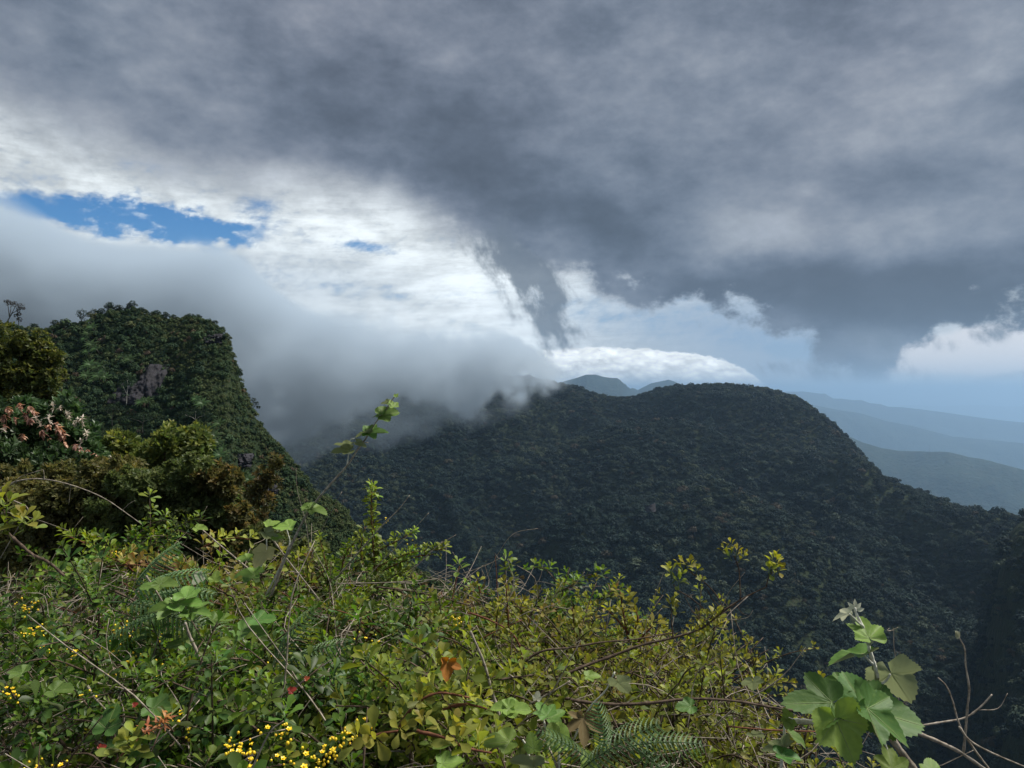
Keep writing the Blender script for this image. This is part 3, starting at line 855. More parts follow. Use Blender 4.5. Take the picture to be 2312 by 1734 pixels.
# ------------------------------------------------------------------ a bush of arching canes with leaf rosettes
def place(parent, name, me, p, d, s, spin):
    m3 = Matrix(rot_to(d, spin=spin).tolist()).to_4x4()
    o = bpy.data.objects.new(name, me); COL.objects.link(o); o.parent = parent
    o.matrix_local = Matrix.Translation(p) @ m3 @ Matrix.Diagonal((s, s, s, 1))
    return o

def bush(label, px, py, d, width, species, ncane=13, seed=0, flowers=(), hgt=.22, young=.3, stem=None, scale=1.0, step=.034, lean=(0, 0), reach=1.0, cat='bush', fill=500, group=None, maxr=230):
    """px, py, d: top centre of the bush as seen; width in metres"""
    g = random.Random(seed * 31 + 5); random.seed(seed * 31 + 5)
    top = at(px, py + 18 + (25 if py < 1500 else 0), d)
    bx, by = top.x + lean[0] * .3, top.y + lean[1] * .3 + .12
    base = Vector((bx, by, float(ground_near(bx, by))))
    root = empty('barberry_bush' if species == 'barberry' else species + '_bush' if species in ('olive', 'rusty', 'lime') else 'shrub', base, g.uniform(0, 0))
    tag(root, label, cat, group)
    sp = [species] if isinstance(species, str) else list(species)
    G_ = Geo(); H = top.z - base.z; cnt = 0
    dead = Geo()
    for c in range(ncane):
        th = c * 2.399 + g.uniform(-.4, .4); rr = width * .5 * math.sqrt((c + .6) / ncane) * reach
        ex, ey = rr * math.cos(th) + lean[0] * .1, rr * math.sin(th) * .85 + lean[1] * .1
        ez = H - hgt * (rr / (width * .5)) ** 2 + g.uniform(-.06, .05)
        ctrl = np.array([[g.uniform(-.04, .04), g.uniform(-.04, .04), 0], [ex * .25, ey * .25, H * .45], [ex * .62, ey * .62, H * .86 + g.uniform(-.04, .04)],
                         [ex, ey, ez], [ex * 1.22 + g.uniform(-.05, .05), ey * 1.22 + g.uniform(-.05, .05), ez - .02 + g.uniform(-.05, .09)]])
        P = catmull(ctrl, 8)
        G_.tube(P, g.uniform(.0032, .0048), .0014, 5)
        L = np.concatenate([[0], np.cumsum(np.linalg.norm(np.diff(P, axis=0), axis=1))])
        s = L[-1] * g.uniform(.52, .62)
        paths = [(P, L, s)]
        for b in range(4):                                               # side shoots
            k = int(len(P) * g.uniform(.62, .93)); o_ = P[k]
            dr = np.array([g.gauss(0, 1), g.gauss(0, 1), g.uniform(.1, 1.1)]); dr /= np.linalg.norm(dr)
            ln = g.uniform(.07, .20)
            Q = catmull([o_, o_ + dr * ln * .5 + np.array([0, 0, .02]), o_ + dr * ln + np.array([0, 0, g.uniform(-.03, .03)])], 4)
            G_.tube(Q, .0018, .0010, 4)
            paths.append((Q, np.concatenate([[0], np.cumsum(np.linalg.norm(np.diff(Q, axis=0), axis=1))]), .02))
        for Q, LL, s0 in paths:
            s = s0
            while s < LL[-1] + .001 and cnt < maxr:
                k = np.searchsorted(LL, s); k = min(max(k, 1), len(Q) - 1)
                t = (s - LL[k - 1]) / max(1e-6, LL[k] - LL[k - 1]); p = Q[k - 1] + (Q[k] - Q[k - 1]) * min(t, 1)
                tan = Q[k] - Q[k - 1]; tan /= np.linalg.norm(tan) + 1e-9
                u = s / LL[-1]
                side = np.array([g.gauss(0, 1), g.gauss(0, 1), g.gauss(.5, .7)]); side /= np.linalg.norm(side)
                dirv = tan * (.35 + .9 * (u > .96)) + side * .7 + np.array([0, 0, .55])
                fresh = young + .5 * (u - .8) + g.uniform(-.25, .25)
                yi = 2 if fresh > .62 else 1 if fresh > .28 else 0
                me = g.choice(ROS[g.choice(sp)][yi])
                sc = scale * g.uniform(.72, 1.2) * (1 - .25 * (u > .96))
                place(root, 'leaf_rosette', me, Vector(p), dirv, sc, g.uniform(0, 6.28)); cnt += 1
                s += step * g.uniform(.7, 1.35) * scale
    root_o = link('stem', G_.mesh('stem', stem or m_bark), root)
    # loose leaves and dry twigs inside the bush
    F_ = Geo()
    for _ in range(fill):
        th, rr = g.uniform(0, 6.28), width * .5 * math.sqrt(g.random()) * 1.1
        x, y = rr * math.cos(th), rr * math.sin(th) * .9
        z = H - hgt * (rr / (width * .5)) ** 2 - .03 - abs(g.gauss(0, .16))
        v, f = blade(.026 * g.uniform(.6, 1.2) * scale, .012 * scale * g.uniform(.7, 1.3), .3, .3)
        v = v @ np.array(Quaternion((g.gauss(0, 1), g.gauss(0, 1), g.gauss(0, 1)), g.uniform(0, 3.1)).to_matrix()).T if False else v @ rot_to((g.gauss(0, .8), g.gauss(0, .8), g.uniform(.1, 1)), spin=g.uniform(0, 6.28)).T
        F_.add(v + np.array([x, y, z]), f, g.uniform(0, .5))
    tag(link('foliage', F_.mesh('foliage', {'barberry': m_barb, 'olive': m_oliv, 'rusty': m_oliv, 'lime': m_lime}.get(sp[0], m_lime)), root), kind='stuff')
    T_ = Geo()
    for _ in range(60):
        th, rr = g.uniform(0, 6.28), width * .5 * g.random()
        p0 = np.array([rr * math.cos(th), rr * math.sin(th), H + .01 - hgt * (rr / (width * .5)) ** 2 - g.random() * .20])
        dr = np.array([g.gauss(0, 1), g.gauss(0, 1), g.gauss(0, .55)]); dr /= np.linalg.norm(dr); ln = g.uniform(.10, .34)
        T_.tube(catmull([p0, p0 + dr * ln * .35 + np.array([g.gauss(0, .012) for _ in range(3)]), p0 + dr * ln * .7 + np.array([g.gauss(0, .02) for _ in range(3)]), p0 + dr * ln], 3), g.uniform(.0009, .0019), .0005, 4)
    tag(link('dry_twigs', T_.mesh('dry_twigs', m_grey), root), kind='stuff')
    for i, (fx_, fy_, fd, fk) in enumerate(flowers):
        q = at(fx_, fy_, fd)
        place(root, 'flower_cluster', FLO[fk], local(root, q), (g.gauss(0, .3), g.gauss(0, .3), 1), g.uniform(.62, .9), g.uniform(0, 6))
    return root

# back row, along the brink from the left
bush('low barberry bush at the far left edge under the arching grey twig', 40, 1330, 2.3, .80, 'barberry', 14, 1, young=.1)
bush('bright green barberry tip bush standing up left of the dark hollow', 250, 1225, 2.2, .55, 'barberry', 11, 2, young=.42, hgt=.26, flowers=[(265, 1246, 2.05, 2), (258, 1250, 2.0, 1)])
bush('red tipped rosettes along arching canes in front of the dark hollow', 400, 1300, 2.25, .70, 'lime', 13, 3, young=.5, stem=m_redstem)
bush('yellow green bush with rusty tips below the pale heart leaf', 545, 1262, 2.15, .62, ('lime', 'rusty'), 11, 4, young=.45, stem=m_redstem)
bush('tall bright barberry bush whose highest spire stands against the dark forest', 790, 1290, 2.2, .72, 'barberry', 15, 5, young=.45, hgt=.3, flowers=[(870, 1175, 2.2, 1), (845, 1225, 2.1, 0), (927, 1222, 2.15, 0)])
bush('barberry bush leaning right with a long leafy arm toward the valley', 905, 1345, 2.1, .66, 'barberry', 13, 6, young=.4, lean=(1, 0))
bush('olive bush with coppery buds below the long grey arching twig', 1045, 1370, 2.1, .58, ('olive', 'rusty'), 15, 7, young=.45, stem=m_redstem)
bush('olive bush with a tall leafy tip just left of the open valley gap', 1160, 1390, 2.0, .50, 'olive', 15, 8, young=.5, hgt=.2)
bush('small olive bush rising at the brink under the thin curved twig', 1290, 1460, 2.0, .50, 'olive', 14, 9, young=.45)
bush('upright olive bush with paired golden buds left of the forked branch', 1420, 1420, 1.95, .46, 'olive', 15, 10, young=.6, hgt=.2)
bush('golden tipped olive bush on the brink between the forked branch and bramble', 1560, 1500, 1.9, .56, 'olive', 16, 11, young=.6, hgt=.2)
bush('small yellow tipped olive bush behind the left bramble leaf', 1690, 1560, 1.9, .46, 'olive', 12, 12, young=.65, hgt=.16)
# second row
bush('dark barberry bush with two rows of yellow flowers at the left edge', 90, 1420, 1.65, .66, 'barberry', 15, 13, young=.05, scale=1.05,
     flowers=[(52, 1363, 1.62, 3), (72, 1372, 1.6, 3), (62, 1378, 1.6, 2), (55, 1425, 1.55, 2), (78, 1432, 1.55, 4), (80, 1418, 1.55, 2)])
bush('deep green barberry bush with most yellow flowers left of the dead stick', 250, 1455, 1.6, .66, 'barberry', 16, 14, young=.05, scale=1.05,
     flowers=[(108, 1466, 1.5, 3), (160, 1462, 1.5, 4), (175, 1480, 1.5, 4), (150, 1490, 1.5, 2), (275, 1415, 1.5, 3), (280, 1432, 1.5, 3), (250, 1462, 1.48, 3), (255, 1472, 1.48, 2), (315, 1480, 1.45, 3), (308, 1492, 1.45, 4), (318, 1498, 1.45, 2), (365, 1498, 1.45, 3), (355, 1440, 1.5, 1), (245, 1528, 1.4, 3), (345, 1530, 1.4, 2)])
bush('olive green bush mixed with dry stems right of the pale dead stick', 445, 1400, 1.75, .66, ('lime', 'barberry'), 13, 15, young=.3)
bush('mid green barberry bush with scattered rusty shoots above the fern', 620, 1390, 1.7, .66, ('barberry', 'lime'), 14, 16, young=.25, flowers=[(620, 1490, 1.5, 0), (668, 1535, 1.45, 0)])
bush('leafy green barberry bush in the centre of the thicket', 770, 1420, 1.65, .66, 'barberry', 15, 17, young=.22, flowers=[(815, 1442, 1.55, 0), (845, 1448, 1.55, 0)])
bush('tangled barberry bush above the spotted orange leaf', 930, 1450, 1.6, .60, ('barberry', 'olive'), 14, 18, young=.25, stem=m_redstem, flowers=[(1033, 1393, 1.6, 2), (1030, 1402, 1.6, 1)])
bush('dense olive bush filling the space below the red arching cane', 1090, 1480, 1.6, .60, ('olive', 'lime'), 17, 19, young=.3)
bush('dense olive bush crossed by the dark rising branches', 1250, 1520, 1.6, .60, ('olive', 'olive', 'rusty'), 18, 20, young=.3)
bush('sparse olive bush under the forked branch with many dry twigs', 1410, 1555, 1.55, .56, 'olive', 16, 21, young=.35)
bush('small leaved olive bush beside the gap above the long level branch', 1545, 1590, 1.5, .50, 'olive', 14, 22, young=.4)
# front row
bush('shaded barberry bush in the bottom left corner', 40, 1610, 1.22, .54, 'barberry', 14, 23, young=.02, flowers=[(25, 1560, 1.2, 2), (38, 1568, 1.2, 2), (75, 1728, 1.05, 3), (128, 1724, 1.05, 2)])
bush('dim green barberry bush with bare twigs near the orange shoot', 230, 1625, 1.2, .52, 'barberry', 13, 24, young=.12, flowers=[(235, 1618, 1.15, 1), (200, 1568, 1.2, 0)])
bush('dull green bush around the base of the orange shoot', 400, 1600, 1.2, .52, ('barberry', 'lime'), 13, 25, young=.12, flowers=[(396, 1615, 1.12, 1), (417, 1660, 1.08, 1)])
bush('barberry bush bearing the largest yellow flower clump at the bottom', 560, 1650, 1.08, .48, 'barberry', 15, 26, young=.15, scale=.95,
     flowers=[(540, 1672, .98, 3), (532, 1690, .98, 4), (548, 1700, .98, 4), (540, 1712, .97, 4), (552, 1718, .97, 3), (545, 1730, .97, 4), (630, 1650, 1.0, 2), (592, 1640, 1.0, 1), (642, 1664, 1.0, 1), (632, 1722, .97, 2)])
bush('glossy barberry bush with hanging yellow flower sprays beside the flower clump', 735, 1650, 1.08, .50, 'barberry', 15, 27, young=.12, scale=1.0,
     flowers=[(670, 1712, .98, 2), (740, 1705, .98, 4), (728, 1715, .98, 3), (755, 1692, .98, 3), (768, 1665, .98, 3), (790, 1660, .98, 3), (785, 1670, .98, 2), (818, 1640, 1.0, 2), (735, 1720, .97, 4)])
bush('apple green rosette bush below the spotted orange leaf', 905, 1640, 1.1, .48, 'lime', 14, 28, young=.3)
bush('dark olive bush in the hollow left of the broad yellow green leaves', 1090, 1650, 1.15, .46, ('olive', 'lime'), 14, 29, young=.2)
bush('olive bush behind the fern fronds at the bottom', 1300, 1640, 1.2, .48, 'olive', 15, 30, young=.25)
bush('rusty speckled olive bush right of the fern fronds', 1490, 1670, 1.25, .46, 'olive', 15, 31, young=.3)
bush('thin olive bush below the level branch at the lower right', 1620, 1690, 1.25, .40, 'olive', 12, 32, young=.35)
bush('few leaved olive bush under the bramble leaves', 1800, 1728, 1.2, .40, 'olive', 8, 33, young=.4, fill=120)
bush('lowest barberry bush cut by the bottom edge, left of centre', 320, 1745, .98, .46, 'barberry', 12, 34, young=.1)
bush('lowest lime bush cut by the bottom edge near the flower sprays', 960, 1735, .95, .42, 'lime', 12, 35, young=.35)

# undergrowth of dry stems and small leaves below the bushes
def undergrowth():
    g = np.random.default_rng(5); G1, G2 = Geo(), Geo()
    for _ in range(5200):
        d = g.uniform(.7, 3.0); px = g.uniform(-250, 1750 if d < 2 else 1250 if d > 2.3 else 1600)
        x = (px - CX) / F_PX * d; top = 1.02 - .05 * (d - 1) - max(0, (px - 1100) / 600) * .22
        z = top - abs(g.normal(0, .13)) - .04
        v, f = blade(g.uniform(.016, .036), g.uniform(.008, .016), .3, .3)
        v = v @ rot_to((g.normal(0, .8), g.normal(0, .8), g.uniform(.1, 1)), spin=g.uniform(0, 6.28)).T
        G1.add(v + (x, d, z), f, g.uniform(0, .7))
    for _ in range(1700):
        d = g.uniform(.75, 2.7); px = g.uniform(-250, 1650 if d < 2 else 1200)
        x = (px - CX) / F_PX * d; z = 1.03 - abs(g.normal(0, .14)) - max(0, (px - 1100) / 600) * .2
        dr = np.array([g.normal(), g.normal(), g.normal(.1, .5)]); dr /= np.linalg.norm(dr); ln = g.uniform(.06, .26)
        p0 = np.array([x, d, z])
        G2.tube(catmull([p0, p0 + dr * ln * .5 + g.normal(0, .014, 3), p0 + dr * ln], 3), g.uniform(.0008, .0018), .0005, 3)
    tag(link('undergrowth', G1.mesh('undergrowth', m_oliv)), 'mixed small leaves filling the thicket', kind='stuff')
    tag(link('dry_stems', G2.mesh('dry_stems', m_grey)), 'tangle of dry stems inside the thicket', kind='stuff')
undergrowth()
def arm(root, pts, species, seed, step=.026, sc=1.0, young=.5, stem=None):
    "an arching cane closely set with leaf rosettes, traced from the photograph"
    g = random.Random(seed); random.seed(seed)
    Q = catmull([np.array(at(*p) - root.location) for p in pts], 8); G_ = Geo(); G_.tube(Q, .0026, .0012, 5); link('stem', G_.mesh('stem', stem or m_redstem), root)
    L = np.concatenate([[0], np.cumsum(np.linalg.norm(np.diff(Q, axis=0), axis=1))]); s = .01
    while s < L[-1] + .004:
        p = np.array([np.interp(s, L, Q[:, i]) for i in range(3)]); u = s / L[-1]
        k = min(np.searchsorted(L, s), len(Q) - 1); tan = Q[k] - Q[max(k - 1, 0)]; tan = tan / (np.linalg.norm(tan) + 1e-9)
        dr = tan * (.3 + .8 * (u > .93)) + np.array([g.gauss(0, .5), g.gauss(-.25, .5), .9 + g.gauss(0, .2)])
        f = young + .35 * (u - .5) + g.uniform(-.25, .25)
        place(root, 'leaf_rosette', g.choice(ROS[species][2 if f > .55 else 1 if f > .25 else 0]), Vector(p), dr, sc * g.uniform(.75, 1.15), g.uniform(0, 6.28)); s += step * sc * g.uniform(.7, 1.25)
AR = bpy.data.objects
def find(lbl): return next(o for o in AR if o.get('label', '').startswith(lbl))
b_ = find('tall bright barberry')
for i, P_ in enumerate([[(850, 1290, 2.1), (848, 1230, 2.1), (842, 1160, 2.1), (836, 1095, 2.1)], [(846, 1290, 2.08), (842, 1220, 2.08), (838, 1150, 2.08), (840, 1110, 2.08)], [(820, 1275, 2.05), (815, 1235, 2.05), (824, 1190, 2.05)],
                       [(800, 1270, 2.1), (870, 1235, 2.1), (932, 1203, 2.1)], [(740, 1290, 2.1), (730, 1250, 2.1), (722, 1215, 2.1)], [(770, 1290, 2.1), (780, 1250, 2.1), (800, 1225, 2.1)], [(850, 1330, 2.05), (890, 1300, 2.05), (920, 1290, 2.05)]]):
    arm(b_, P_, 'barberry', 700 + i, .020, .85, .6)
b_ = find('barberry bush leaning right')
for i, P_ in enumerate([[(850, 1280, 2.05), (930, 1248, 2.05), (1005, 1240, 2.05)], [(860, 1290, 2.05), (930, 1260, 2.05), (985, 1250, 2.05)]]): arm(b_, P_, 'barberry', 720 + i, .020, .8, .6)
b_ = find('bright green barberry tip')
for i, P_ in enumerate([[(300, 1290, 2.05), (250, 1245, 2.05), (195, 1225, 2.05), (145, 1208, 2.05)], [(300, 1280, 2.0), (255, 1262, 2.0), (215, 1240, 2.0), (170, 1215, 2.0)]]): arm(b_, P_, 'barberry', 730 + i, .024, 1.05, .75)
b_ = find('red tipped rosettes')
for i, P_ in enumerate([[(240, 1280, 2.0), (300, 1275, 2.0), (360, 1284, 2.0), (440, 1292, 2.0)], [(280, 1262, 2.05), (340, 1275, 2.05), (400, 1282, 2.05)]]): arm(b_, P_, 'rusty', 740 + i, .028, 1.5, .6)
b_ = find('yellow green bush with rusty')
for i, P_ in enumerate([[(450, 1240, 1.9), (490, 1222, 1.9), (530, 1215, 1.9), (565, 1218, 1.9)], [(620, 1300, 1.9), (630, 1270, 1.9), (640, 1250, 1.9)]]): arm(b_, P_, 'lime', 750 + i, .030, 1.05, .8)
b_ = find('olive bush with a tall leafy tip')
for i, P_ in enumerate([[(1148, 1420, 1.85), (1146, 1370, 1.85), (1142, 1318, 1.85)], [(1120, 1420, 1.85), (1122, 1390, 1.85), (1125, 1375, 1.85)], [(1165, 1400, 1.85), (1180, 1375, 1.85), (1182, 1368, 1.85)], [(1085, 1340, 1.9), (1080, 1320, 1.9), (1078, 1305, 1.9)]]): arm(b_, P_, 'olive', 760 + i, .018, 1.25, .55)
b_ = find('upright olive bush with paired')
for i, P_ in enumerate([[(1420, 1450, 1.7), (1410, 1400, 1.7), (1400, 1335, 1.7)], [(1425, 1440, 1.7), (1440, 1395, 1.7), (1418, 1352, 1.7)], [(1420, 1430, 1.7), (1390, 1395, 1.7), (1370, 1375, 1.7)], [(1440, 1450, 1.7), (1462, 1425, 1.7), (1472, 1415, 1.7)]]): arm(b_, P_, 'olive', 770 + i, .018, 1.15, .6)
b_ = find('small olive bush rising')
for i, P_ in enumerate([[(1300, 1450, 1.75), (1296, 1410, 1.75), (1292, 1370, 1.75)], [(1300, 1440, 1.75), (1315, 1410, 1.75), (1318, 1390, 1.75)]]): arm(b_, P_, 'olive', 780 + i, .018, 1.15, .6)
b_ = find('apple green rosette')
for i, P_ in enumerate([[(900, 1640, 1.0), (940, 1590, 1.0), (990, 1565, 1.0), (1060, 1575, 1.0)], [(1000, 1600, 1.0), (1050, 1590, 1.0), (1100, 1600, 1.0)]]): arm(b_, P_, 'lime', 790 + i, .022, .8, .6)
b_ = find('lowest lime bush')
for i, P_ in enumerate([[(940, 1650, .9), (1000, 1665, .9), (1060, 1690, .9), (1110, 1700, .9)], [(800, 1690, .9), (850, 1660, .9), (900, 1650, .9)]]): arm(b_, P_, 'lime', 795 + i, .026, 1.0, .6)
def litter():
    g = np.random.default_rng(15); G1 = Geo()
    for _ in range(1500):
        d = g.uniform(.8, 2.7); px = g.uniform(-200, 1550 if d < 2 else 1200); x = (px - CX) / F_PX * d
        z = 1.04 - abs(g.normal(0, .13)) - max(0, (px - 1100) / 600) * .2
        v, f = blade(g.uniform(.014, .034), g.uniform(.006, .014), .5, g.uniform(-.8, .8), ELLI)
        G1.add(v @ rot_to(g.normal(0, 1, 3), spin=g.uniform(0, 6.28)).T + (x, d, z), f, g.uniform(0, 1))
    tag(link('dry_leaves', G1.mesh('dry_leaves', m_brown)), 'withered brown leaves caught in the thicket', kind='stuff')
litter()
# ================================================================== shrubs on the slope beyond the brink
m_mid = leaf_mat('slope_leaf', (.072, .092, .032), (.20, .19, .055), rough=.5, spec=.25, trans=.45, vary=.7, hue=.03, scale=8)
m_midr = leaf_mat('russet_slope_leaf', (.095, .100, .036), (.24, .175, .06), rough=.5, spec=.25, trans=.45, vary=.7, hue=.03, scale=8)
m_midy = leaf_mat('yellow_slope_leaf', (.085, .115, .034), (.25, .25, .06), rough=.5, spec=.25, trans=.45, vary=.6, hue=.03, scale=8)
m_big = leaf_mat('broad_slope_leaf', (.050, .095, .036), (.13, .19, .055), rough=.45, spec=.35, trans=.3, vary=.6, hue=.02, scale=8)
m_pink = leaf_mat('pink_young_leaf', (.42, .20, .12), (.56, .36, .27), rough=.5, trans=.3, vary=.4, hue=.02, scale=20)
m_cream = leaf_mat('cream_young_leaf', (.50, .40, .31), (.62, .55, .45), rough=.5, trans=.25, vary=.2, hue=.01, scale=20)

def leaf_cloud(G_, centre, rad, ntip, L, W, g, young=.3, nl=6, flat=.8, up=.5, shape_top=.0):
    c = np.asarray(centre, float); rad = np.asarray(rad, float)
    for _ in range(ntip):
        d = np.array([g.gauss(0, 1), g.gauss(0, 1), g.gauss(.25, 1)]); d /= np.linalg.norm(d)
        k = g.uniform(.65, 1.18) if g.random() < .8 else g.uniform(.3, .8)
        p = c + d * rad * k
        ax = d * .8 + np.array([g.gauss(0, .35), g.gauss(0, .35), up + g.gauss(0, .3)]); ax /= np.linalg.norm(ax)
        M = rot_to(ax, spin=g.uniform(0, 6.28))
        tn = np.clip(young * (k > .7) * (.3 + .7 * d[2]) * g.choice((0, .5, 1, 1.6)) + g.uniform(-.1, .15), 0, 1); rn = g.random()
        for i in range(nl):
            l = L * g.uniform(.6, 1.25); w = W * g.uniform(.7, 1.25); op = R(g.uniform(25, 85)); th = i * 2.4 + g.uniform(-.5, .5)
            h = w / 2; z_ = math.cos(op); q = math.sin(op)
            v = np.array([[0, 0, 0], [-h, q * l * .55, z_ * l * .55 + h * .3], [0, q * l, z_ * l * .9], [h, q * l * .55, z_ * l * .55 + h * .3]])
            cc, ss = math.cos(th), math.sin(th)
            v = v @ np.array([[cc, ss, 0], [-ss, cc, 0], [0, 0, 1]])
            G_.v.append(v @ M.T + p); G_.f.append((G_.n, G_.n + 1, G_.n + 2)); G_.f.append((G_.n, G_.n + 2, G_.n + 3))
            G_.t.append(np.full(4, tn)); G_.r.append(np.full(4, np.clip(rn * .6 + g.random() * .4, 0, 1))); G_.n += 4

def slope_shrub(name, label, cat, clumps, d, mat, L, W, tips, young=.35, seed=0, stem_mat=None, extra=None, nl=6, group=None):
    """clumps: (px, py, half width px, half height px, tip factor) seen in the photo"""
    g = random.Random(900 + seed); random.seed(900 + seed)
    cx = sum(c[0] for c in clumps) / len(clumps); base = at(cx, 1100, d); 
    base = Vector((base.x, d + .3, float(ground_near(base.x, d + .3))))
    root = tag(empty(name, base), label, cat, group)
    F_, S2 = Geo(), Geo()
    sub = []
    for c in clumps:
        for k in range(5):
            a_ = g.uniform(0, 6.28); e_ = g.uniform(.15, .75); f_ = g.uniform(.38, .62)
            sub.append((c[0] + math.cos(a_) * c[2] * e_, c[1] - math.sin(a_) * c[3] * e_ * .9, c[2] * f_, c[3] * f_ * 1.05, c[4] * .26, *c[5:]))
    low = [(c[0] + g.uniform(-.2, .2) * c[2], c[1] + c[3] * g.uniform(1.3, 2.2), c[2] * .8, c[3] * .8, c[4] * .6, *c[5:]) for c in clumps]
    tuft = []
    for c in clumps:
        for k in range(6):
            x_ = g.uniform(-1, 1); tuft.append((c[0] + x_ * c[2], c[1] - c[3] * (1.05 * math.sqrt(1 - x_ * x_ * .9) + g.uniform(-.1, .25)), c[2] * g.uniform(.08, .16), c[3] * g.uniform(.18, .34), c[4] * .035, *c[5:]))
    clumps = sub + low + tuft
    for c in clumps:
        dd = d + (c[5] if len(c) > 5 else g.uniform(-.25, .35)); q = local(root, at(c[0], c[1], dd)); k = dd / F_PX
        r = (c[2] * k, max(c[2], c[3]) * k * .9, c[3] * k)
        leaf_cloud(F_, q, r, int(tips * c[4]), L, W, g, young, nl)
        if g.random() < .7 or c[4] < .05: continue
        m = np.array(q) * .45 + np.array([g.uniform(-.2, .2), .1, 0])
        S2.tube(catmull([(0, 0, 0), m, np.array(q) - (0, 0, r[2] * .8), np.array(q) - (0, 0, r[2] * .2)], 5), .015, .005, 5)
        for _ in range(3):
            e = np.array([g.gauss(0, 1), g.gauss(0, 1), g.gauss(.2, 1)]); e /= np.linalg.norm(e)
            p0 = np.array(q) - (0, 0, r[2] * .2)
            S2.tube(catmull([p0, p0 + e * r * .5 + (0, 0, .03), p0 + e * r * 1.0], 4), .011, .003, 4)
    tag(link('foliage', F_.mesh('foliage', mat, smooth=False), root), kind='stuff')
    link('stem', S2.mesh('stem', stem_mat or m_bark), root)
    return root, g

slope_shrub('shrub', 'olive yellow shrub rising at the left edge below the bent tree', 'shrub',
            [(15, 822, 62, 62, 1.2), (70, 792, 40, 36, .8), (-40, 785, 60, 48, .8), (40, 860, 70, 60, 1.2), (95, 830, 34, 40, .6), (118, 812, 22, 14, .35), (20, 915, 60, 50, .8), (125, 850, 20, 26, .25)],
            13.0, m_midy, .085, .04, 330, .55, 1)
slope_shrub('shrub', 'dark leafy shrub at far left below the pink leaves', 'shrub', [(10, 1010, 80, 50, 1), (-60, 960, 70, 60, .8), (90, 1050, 60, 40, .8), (160, 1065, 60, 34, .7)],
            6.6, m_big, .07, .03, 330, .1, 2)
pk, g = slope_shrub('shrub', 'shrub with drooping salmon pink young leaves at the left', 'shrub',
                    [(40, 965, 70, 50, 1), (130, 975, 48, 48, 1), (180, 1000, 40, 40, .8), (90, 1010, 70, 40, 1), (205, 1040, 34, 22, .5), (150, 930, 14, 30, .25)],
                    7.0, m_big, .085, .034, 240, .25, 3)
def bunch(name, mat, n, L, W, droop, seed):
    g = random.Random(seed); random.seed(seed); G_ = Geo()
    for i in range(n):
        v, f = blade(L * g.uniform(.7, 1.15), W * g.uniform(.8, 1.2), .35, .35, LANC)
        a = R(g.uniform(*droop)); c, s = math.cos(a), math.sin(a)
        v = v @ np.array([[1, 0, 0], [0, c, s], [0, -s, c]]); th = i * 2.4 + g.uniform(-.4, .4); c, s = math.cos(th), math.sin(th)
        v = v @ np.array([[c, s, 0], [-s, c, 0], [0, 0, 1]]); v[:, 2] += g.uniform(-.015, .03)
        G_.add(v, f, g.uniform(0, 1))
    return G_.mesh(name, mat)
PINK = [bunch('young_leaf_cluster', m_pink, 16, .062, .024, (-85, 10), 40 + i) for i in range(4)]
CREAM = [bunch('young_leaf_cluster', m_cream, 13, .046, .015, (-30, 75), 50 + i) for i in range(3)]
for (x, y) in [(12, 918), (5, 938), (40, 912), (52, 932), (74, 928), (30, 942), (62, 945), (6, 958), (106, 958), (124, 953), (130, 968), (138, 976), (92, 972), (108, 992), (48, 980), (142, 998), (166, 1004),
               (176, 1010), (186, 1020), (194, 1028), (201, 1036), (214, 1030), (192, 1015), (20, 925), (64, 918), (134, 984), (128, 960), (180, 1018), (207, 1024)]:
    place(pk, 'young_leaf_cluster', g.choice(PINK), local(pk, at(x + 4, y + 4, 6.55)), (g.gauss(0, .35), g.gauss(0, .35), 1), g.uniform(.6, .95), g.uniform(0, 6))
for (x, y) in [(132, 920), (150, 932), (152, 942), (171, 948), (166, 956), (184, 956), (190, 976), (80, 945), (245, 1036), (180, 944), (178, 1000), (118, 918), (88, 958), (6, 968), (194, 984), (108, 946)]:
    place(pk, 'young_leaf_cluster', g.choice(CREAM), local(pk, at(x + 3, y + 3, 6.5)), (g.gauss(0, .3), g.gauss(0, .3), 1), g.uniform(.6, 1.0), g.uniform(0, 6))
slope_shrub('shrub', 'small domed shrub with a yellow green crown above the dark thicket', 'shrub', [(278, 1006, 34, 22, .6), (262, 1030, 30, 22, .4), (300, 1040, 34, 24, .5)], 8.2, m_midy, .075, .035, 330, .75, 4)
slope_shrub('shrub', 'shrub with upright yellow green shoots beside the domed shrub', 'shrub', [(385, 1010, 32, 34, .6), (420, 1010, 18, 30, .3), (448, 1000, 14, 30, .3), (460, 1020, 16, 34, .3), (350, 1035, 34, 26, .5), (425, 1045, 40, 28, .6)],
            7.6, m_midy, .065, .028, 330, .6, 5)
slope_shrub('shrub', 'broad russet green shrub spreading across the left slope', 'shrub', [(60, 1120, 95, 50, 1.2), (170, 1110, 90, 46, 1.2), (260, 1085, 80, 36, 1.0), (110, 1180, 110, 60, 1.2), (-40, 1150, 80, 60, 1), (220, 1160, 80, 50, 1)],
            5.6, m_midr, .040, .019, 620, .30, 6)
slope_shrub('shrub', 'large dark small leaved shrub in the middle of the left slope', 'shrub', [(330, 1110, 80, 46, 1.2), (420, 1090, 70, 42, 1.1), (380, 1180, 100, 70, 1.4), (270, 1200, 80, 60, 1.1), (470, 1160, 70, 60, 1.1), (350, 1270, 120, 60, 1.1)],
            5.3, m_mid, .036, .018, 700, .22, 7)
slope_shrub('shrub', 'orange tipped shrub on the right side of the slope thicket', 'shrub', [(500, 1080, 34, 24, .6), (515, 1105, 28, 26, .5), (470, 1100, 36, 26, .6), (530, 1165, 36, 26, .6), (545, 1200, 34, 30, .6), (500, 1210, 50, 50, .8)],
            5.4, m_midr, .042, .021, 520, .8, 8)
